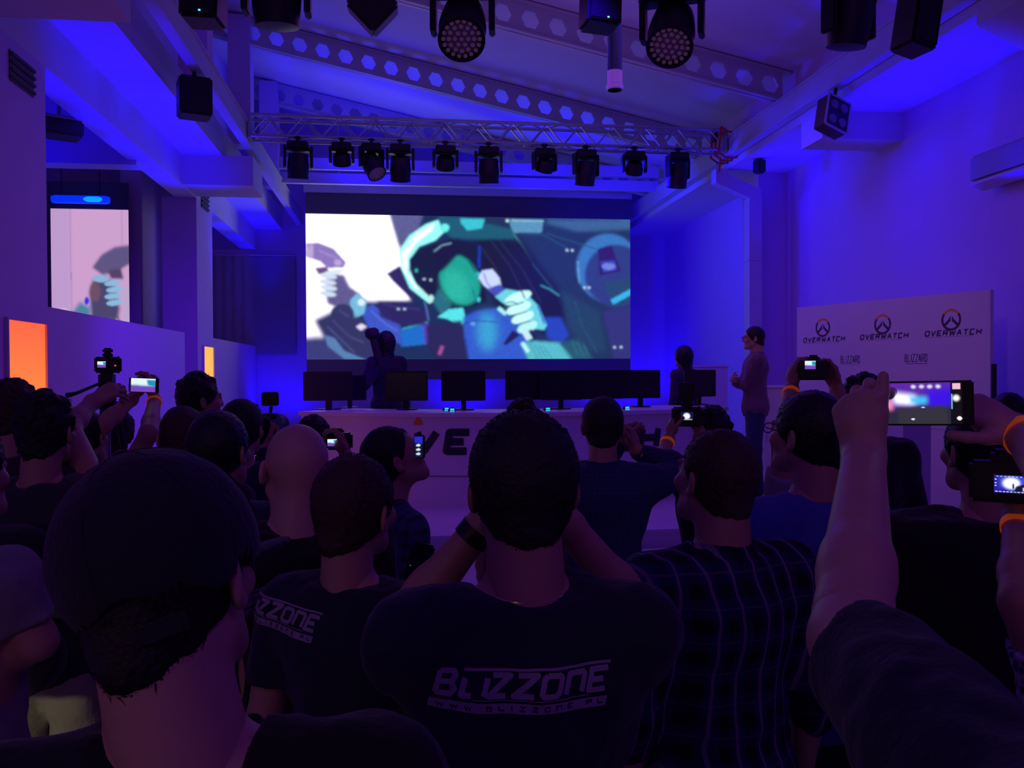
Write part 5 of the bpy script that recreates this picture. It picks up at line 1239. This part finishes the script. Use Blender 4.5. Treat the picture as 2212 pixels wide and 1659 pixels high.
# tripod with camera
tp = Wp(231, 803, 4.55); t = empty('tripod', (tp.x, tp.y, 0), label='silver legged tripod standing in the crowd at the left', cat='tripod'); zt = tp.z
for a in (0.3, 2.4, 4.5):
    leg = MB(); f = V((math.cos(a)*.30, math.sin(a)*.30, 0)); top_ = V((math.cos(a)*.04, math.sin(a)*.04, zt-.16)); mid = top_.lerp(f, .42)
    leg.tube([top_, mid], .014, 10).build('leg', M['blackm'], t, smooth=True); MB().tube([mid, f+V((0, 0, .01))], .010, 10).build('lower_leg', M['alu'], t.children[-1] if False else t, smooth=True)
MB().tube([(0, 0, zt-.75), (0, 0, zt-.08)], .014, 12).build('centre_column', M['alu'], t, smooth=True)
MB().lathe([(.04, zt-.2), (.045, zt-.14), (.03, zt-.12)]).build('collar', M['blackm'], t); MB().box((0, 0, zt-.05), (.07, .08, .09), bev=.01).build('pan_head', M['blackm'], t)
MB().tube([(0, -.03, zt-.05), (-.10, -.16, zt-.11), (-.13, -.2, zt-.12)], [.007, .009, .014], 10).build('pan_handle', M['blackm'], t, smooth=True)
t = place(dslr('black camera with a lit screen mounted on the tripod', ui_pic(2, 40, 26), 1.0, lcd=(.040, .032), off=(-.030, .002)), (tp.x+.005, tp.y, zt+.036))
MB().box((.035, -.030, -.004), (.008, .002, .006)).build('record_light', emat('record_red', (1, .08, .03), 1.5), t)
MB().box((0, .0, .075), (.05, .05, .03), bev=.008).build('hot_shoe_cover', M['black'], t)

# shoulder video camera on a rig
c = Wp(573, 900, 4.1); t = empty('video_camera', c, rz=-.12, label='black video camera rig with a square monitor on top, right of the short black hair', cat='video camera')
MB().box((.0, 0, -.05), (.10, .26, .10), bev=.01).box((0, .05, -.14), (.13, .20, .08), bev=.01).build('camera_body', M['black'], t)
MB().box((.030, -.02, .085), (.078, .03, .066), bev=.005).build('top_monitor', M['black'], t)
MB().tube([(.03, 0, .05), (.02, 0, .0)], .008).tube([(-.03, -.02, .06), (-.045, -.02, .02), (-.04, 0, -.01)], .004).build('monitor_arm', M['blackm'], t)
MB().lathe([(.045, 0), (.048, .03), (.04, .09), (.052, .13)], (0, .12, -.05), (0, 1, 0)).build('lens', M['black'], t, smooth=True)
MB().box((.02, .01, -.0), (.07, .06, .03), bev=.006).box((.02, .0, -.20), (.12, .10, .05), bev=.01).build('handle', M['black'], t)
pic_object('side_display', ui_pic(2, 20, 30), (-.058, -.14, .012), (-.022, -.14, .012), (-.058, -.14, -.045), (-.022, -.14, -.045), M['pic'], t)
MB().tube([(0, 0, -.24), (0, 0, -c.z+.02)], .018).build('monopod', M['blackm'], t)
# staff of the costumed figure
p0, p1 = at(817, 775, 10.30), at(803, 718, 10.30)
t = empty('staff', p0, label='thick dark staff raised beside the costumed figure', cat='staff'); d = p1-p0
MB().tube([-d*.35, V((0, 0, 0)), d*.75], .045, 14).build('shaft', M['blackm'], t, smooth=True); MB().lathe([(.05, 0), (.085, .04), (.085, .10), (.05, .13)], d*.75, d).build('staff_head', M['blackm'], t, smooth=True)
# backpack of the person in khaki trousers
info = P['khaki'][1]; q = SDF([-.22, -.42, .75], [.22, -.05, 1.55], .010)
q.cap((-.07, -.27, 1.02), (.07, -.27, 1.02), .12, k=.06); q.cap((-.06, -.26, 1.32), (.06, -.26, 1.32), .11, k=.08); q.cap((-.06, -.34, 1.02), (.06, -.34, 1.02), .07, k=.04); q.noise(.004, .05, 2)
t = empty('backpack', info['pos'], rz=info['yaw'], label='black backpack worn over the dark green shirt', cat='backpack')
joined('bag_body', [q.mesh()], fab('backpack_cloth', (.012, .012, .014)), t)
m = MB()
for sx in (-1, 1): m.tube([V((sx*.10, -.14, 1.40)), V((sx*.12, -.08, 1.50)), V((sx*.125, .05, 1.50)), V((sx*.13, .14, 1.36))], .018, 8)
m.build('strap', FAB['backpack_cloth'], t, smooth=True)
MB().tube([(.10, -.335, 1.30), (.11, -.325, 1.20), (.12, -.34, 1.10)], .004).build('zip_pull', M['alu'], t)
# red carton on the floor by the light box
b = at(73, 1484, 5.2); b = CAM+(b-CAM)*((0-1.9)/(b.z-1.9)); t = empty('carton', (b.x, b.y, 0), rz=.3, label='red carton with white scribbles and an orange lid on the floor at the left', cat='box')
MB().box((0, 0, .11), (.20, .20, .22), bev=.006).build('box_body', mat('glowing_red_card', (.55, .03, .02), .6, emit=(1, .04, .01), es=.05), t)  # faint red glow put into the card, no lamp inside
MB().box((0, 0, .245), (.19, .19, .05), bev=.01).build('lid', mat('glowing_orange_card', (.95, .18, .03), .6, emit=(1, .12, .02), es=.45), t)  # lid given an orange glow of its own, no lamp inside
r = random.Random(2); m = MB()
for k in range(3):
    pts = [(-.08+.16*i/9, -.103, .05+.05*k+r.uniform(-.025, .025)) for i in range(10)]; m.tube(pts, .0025, 5)
m.build('scribble_print', M['white'], t)
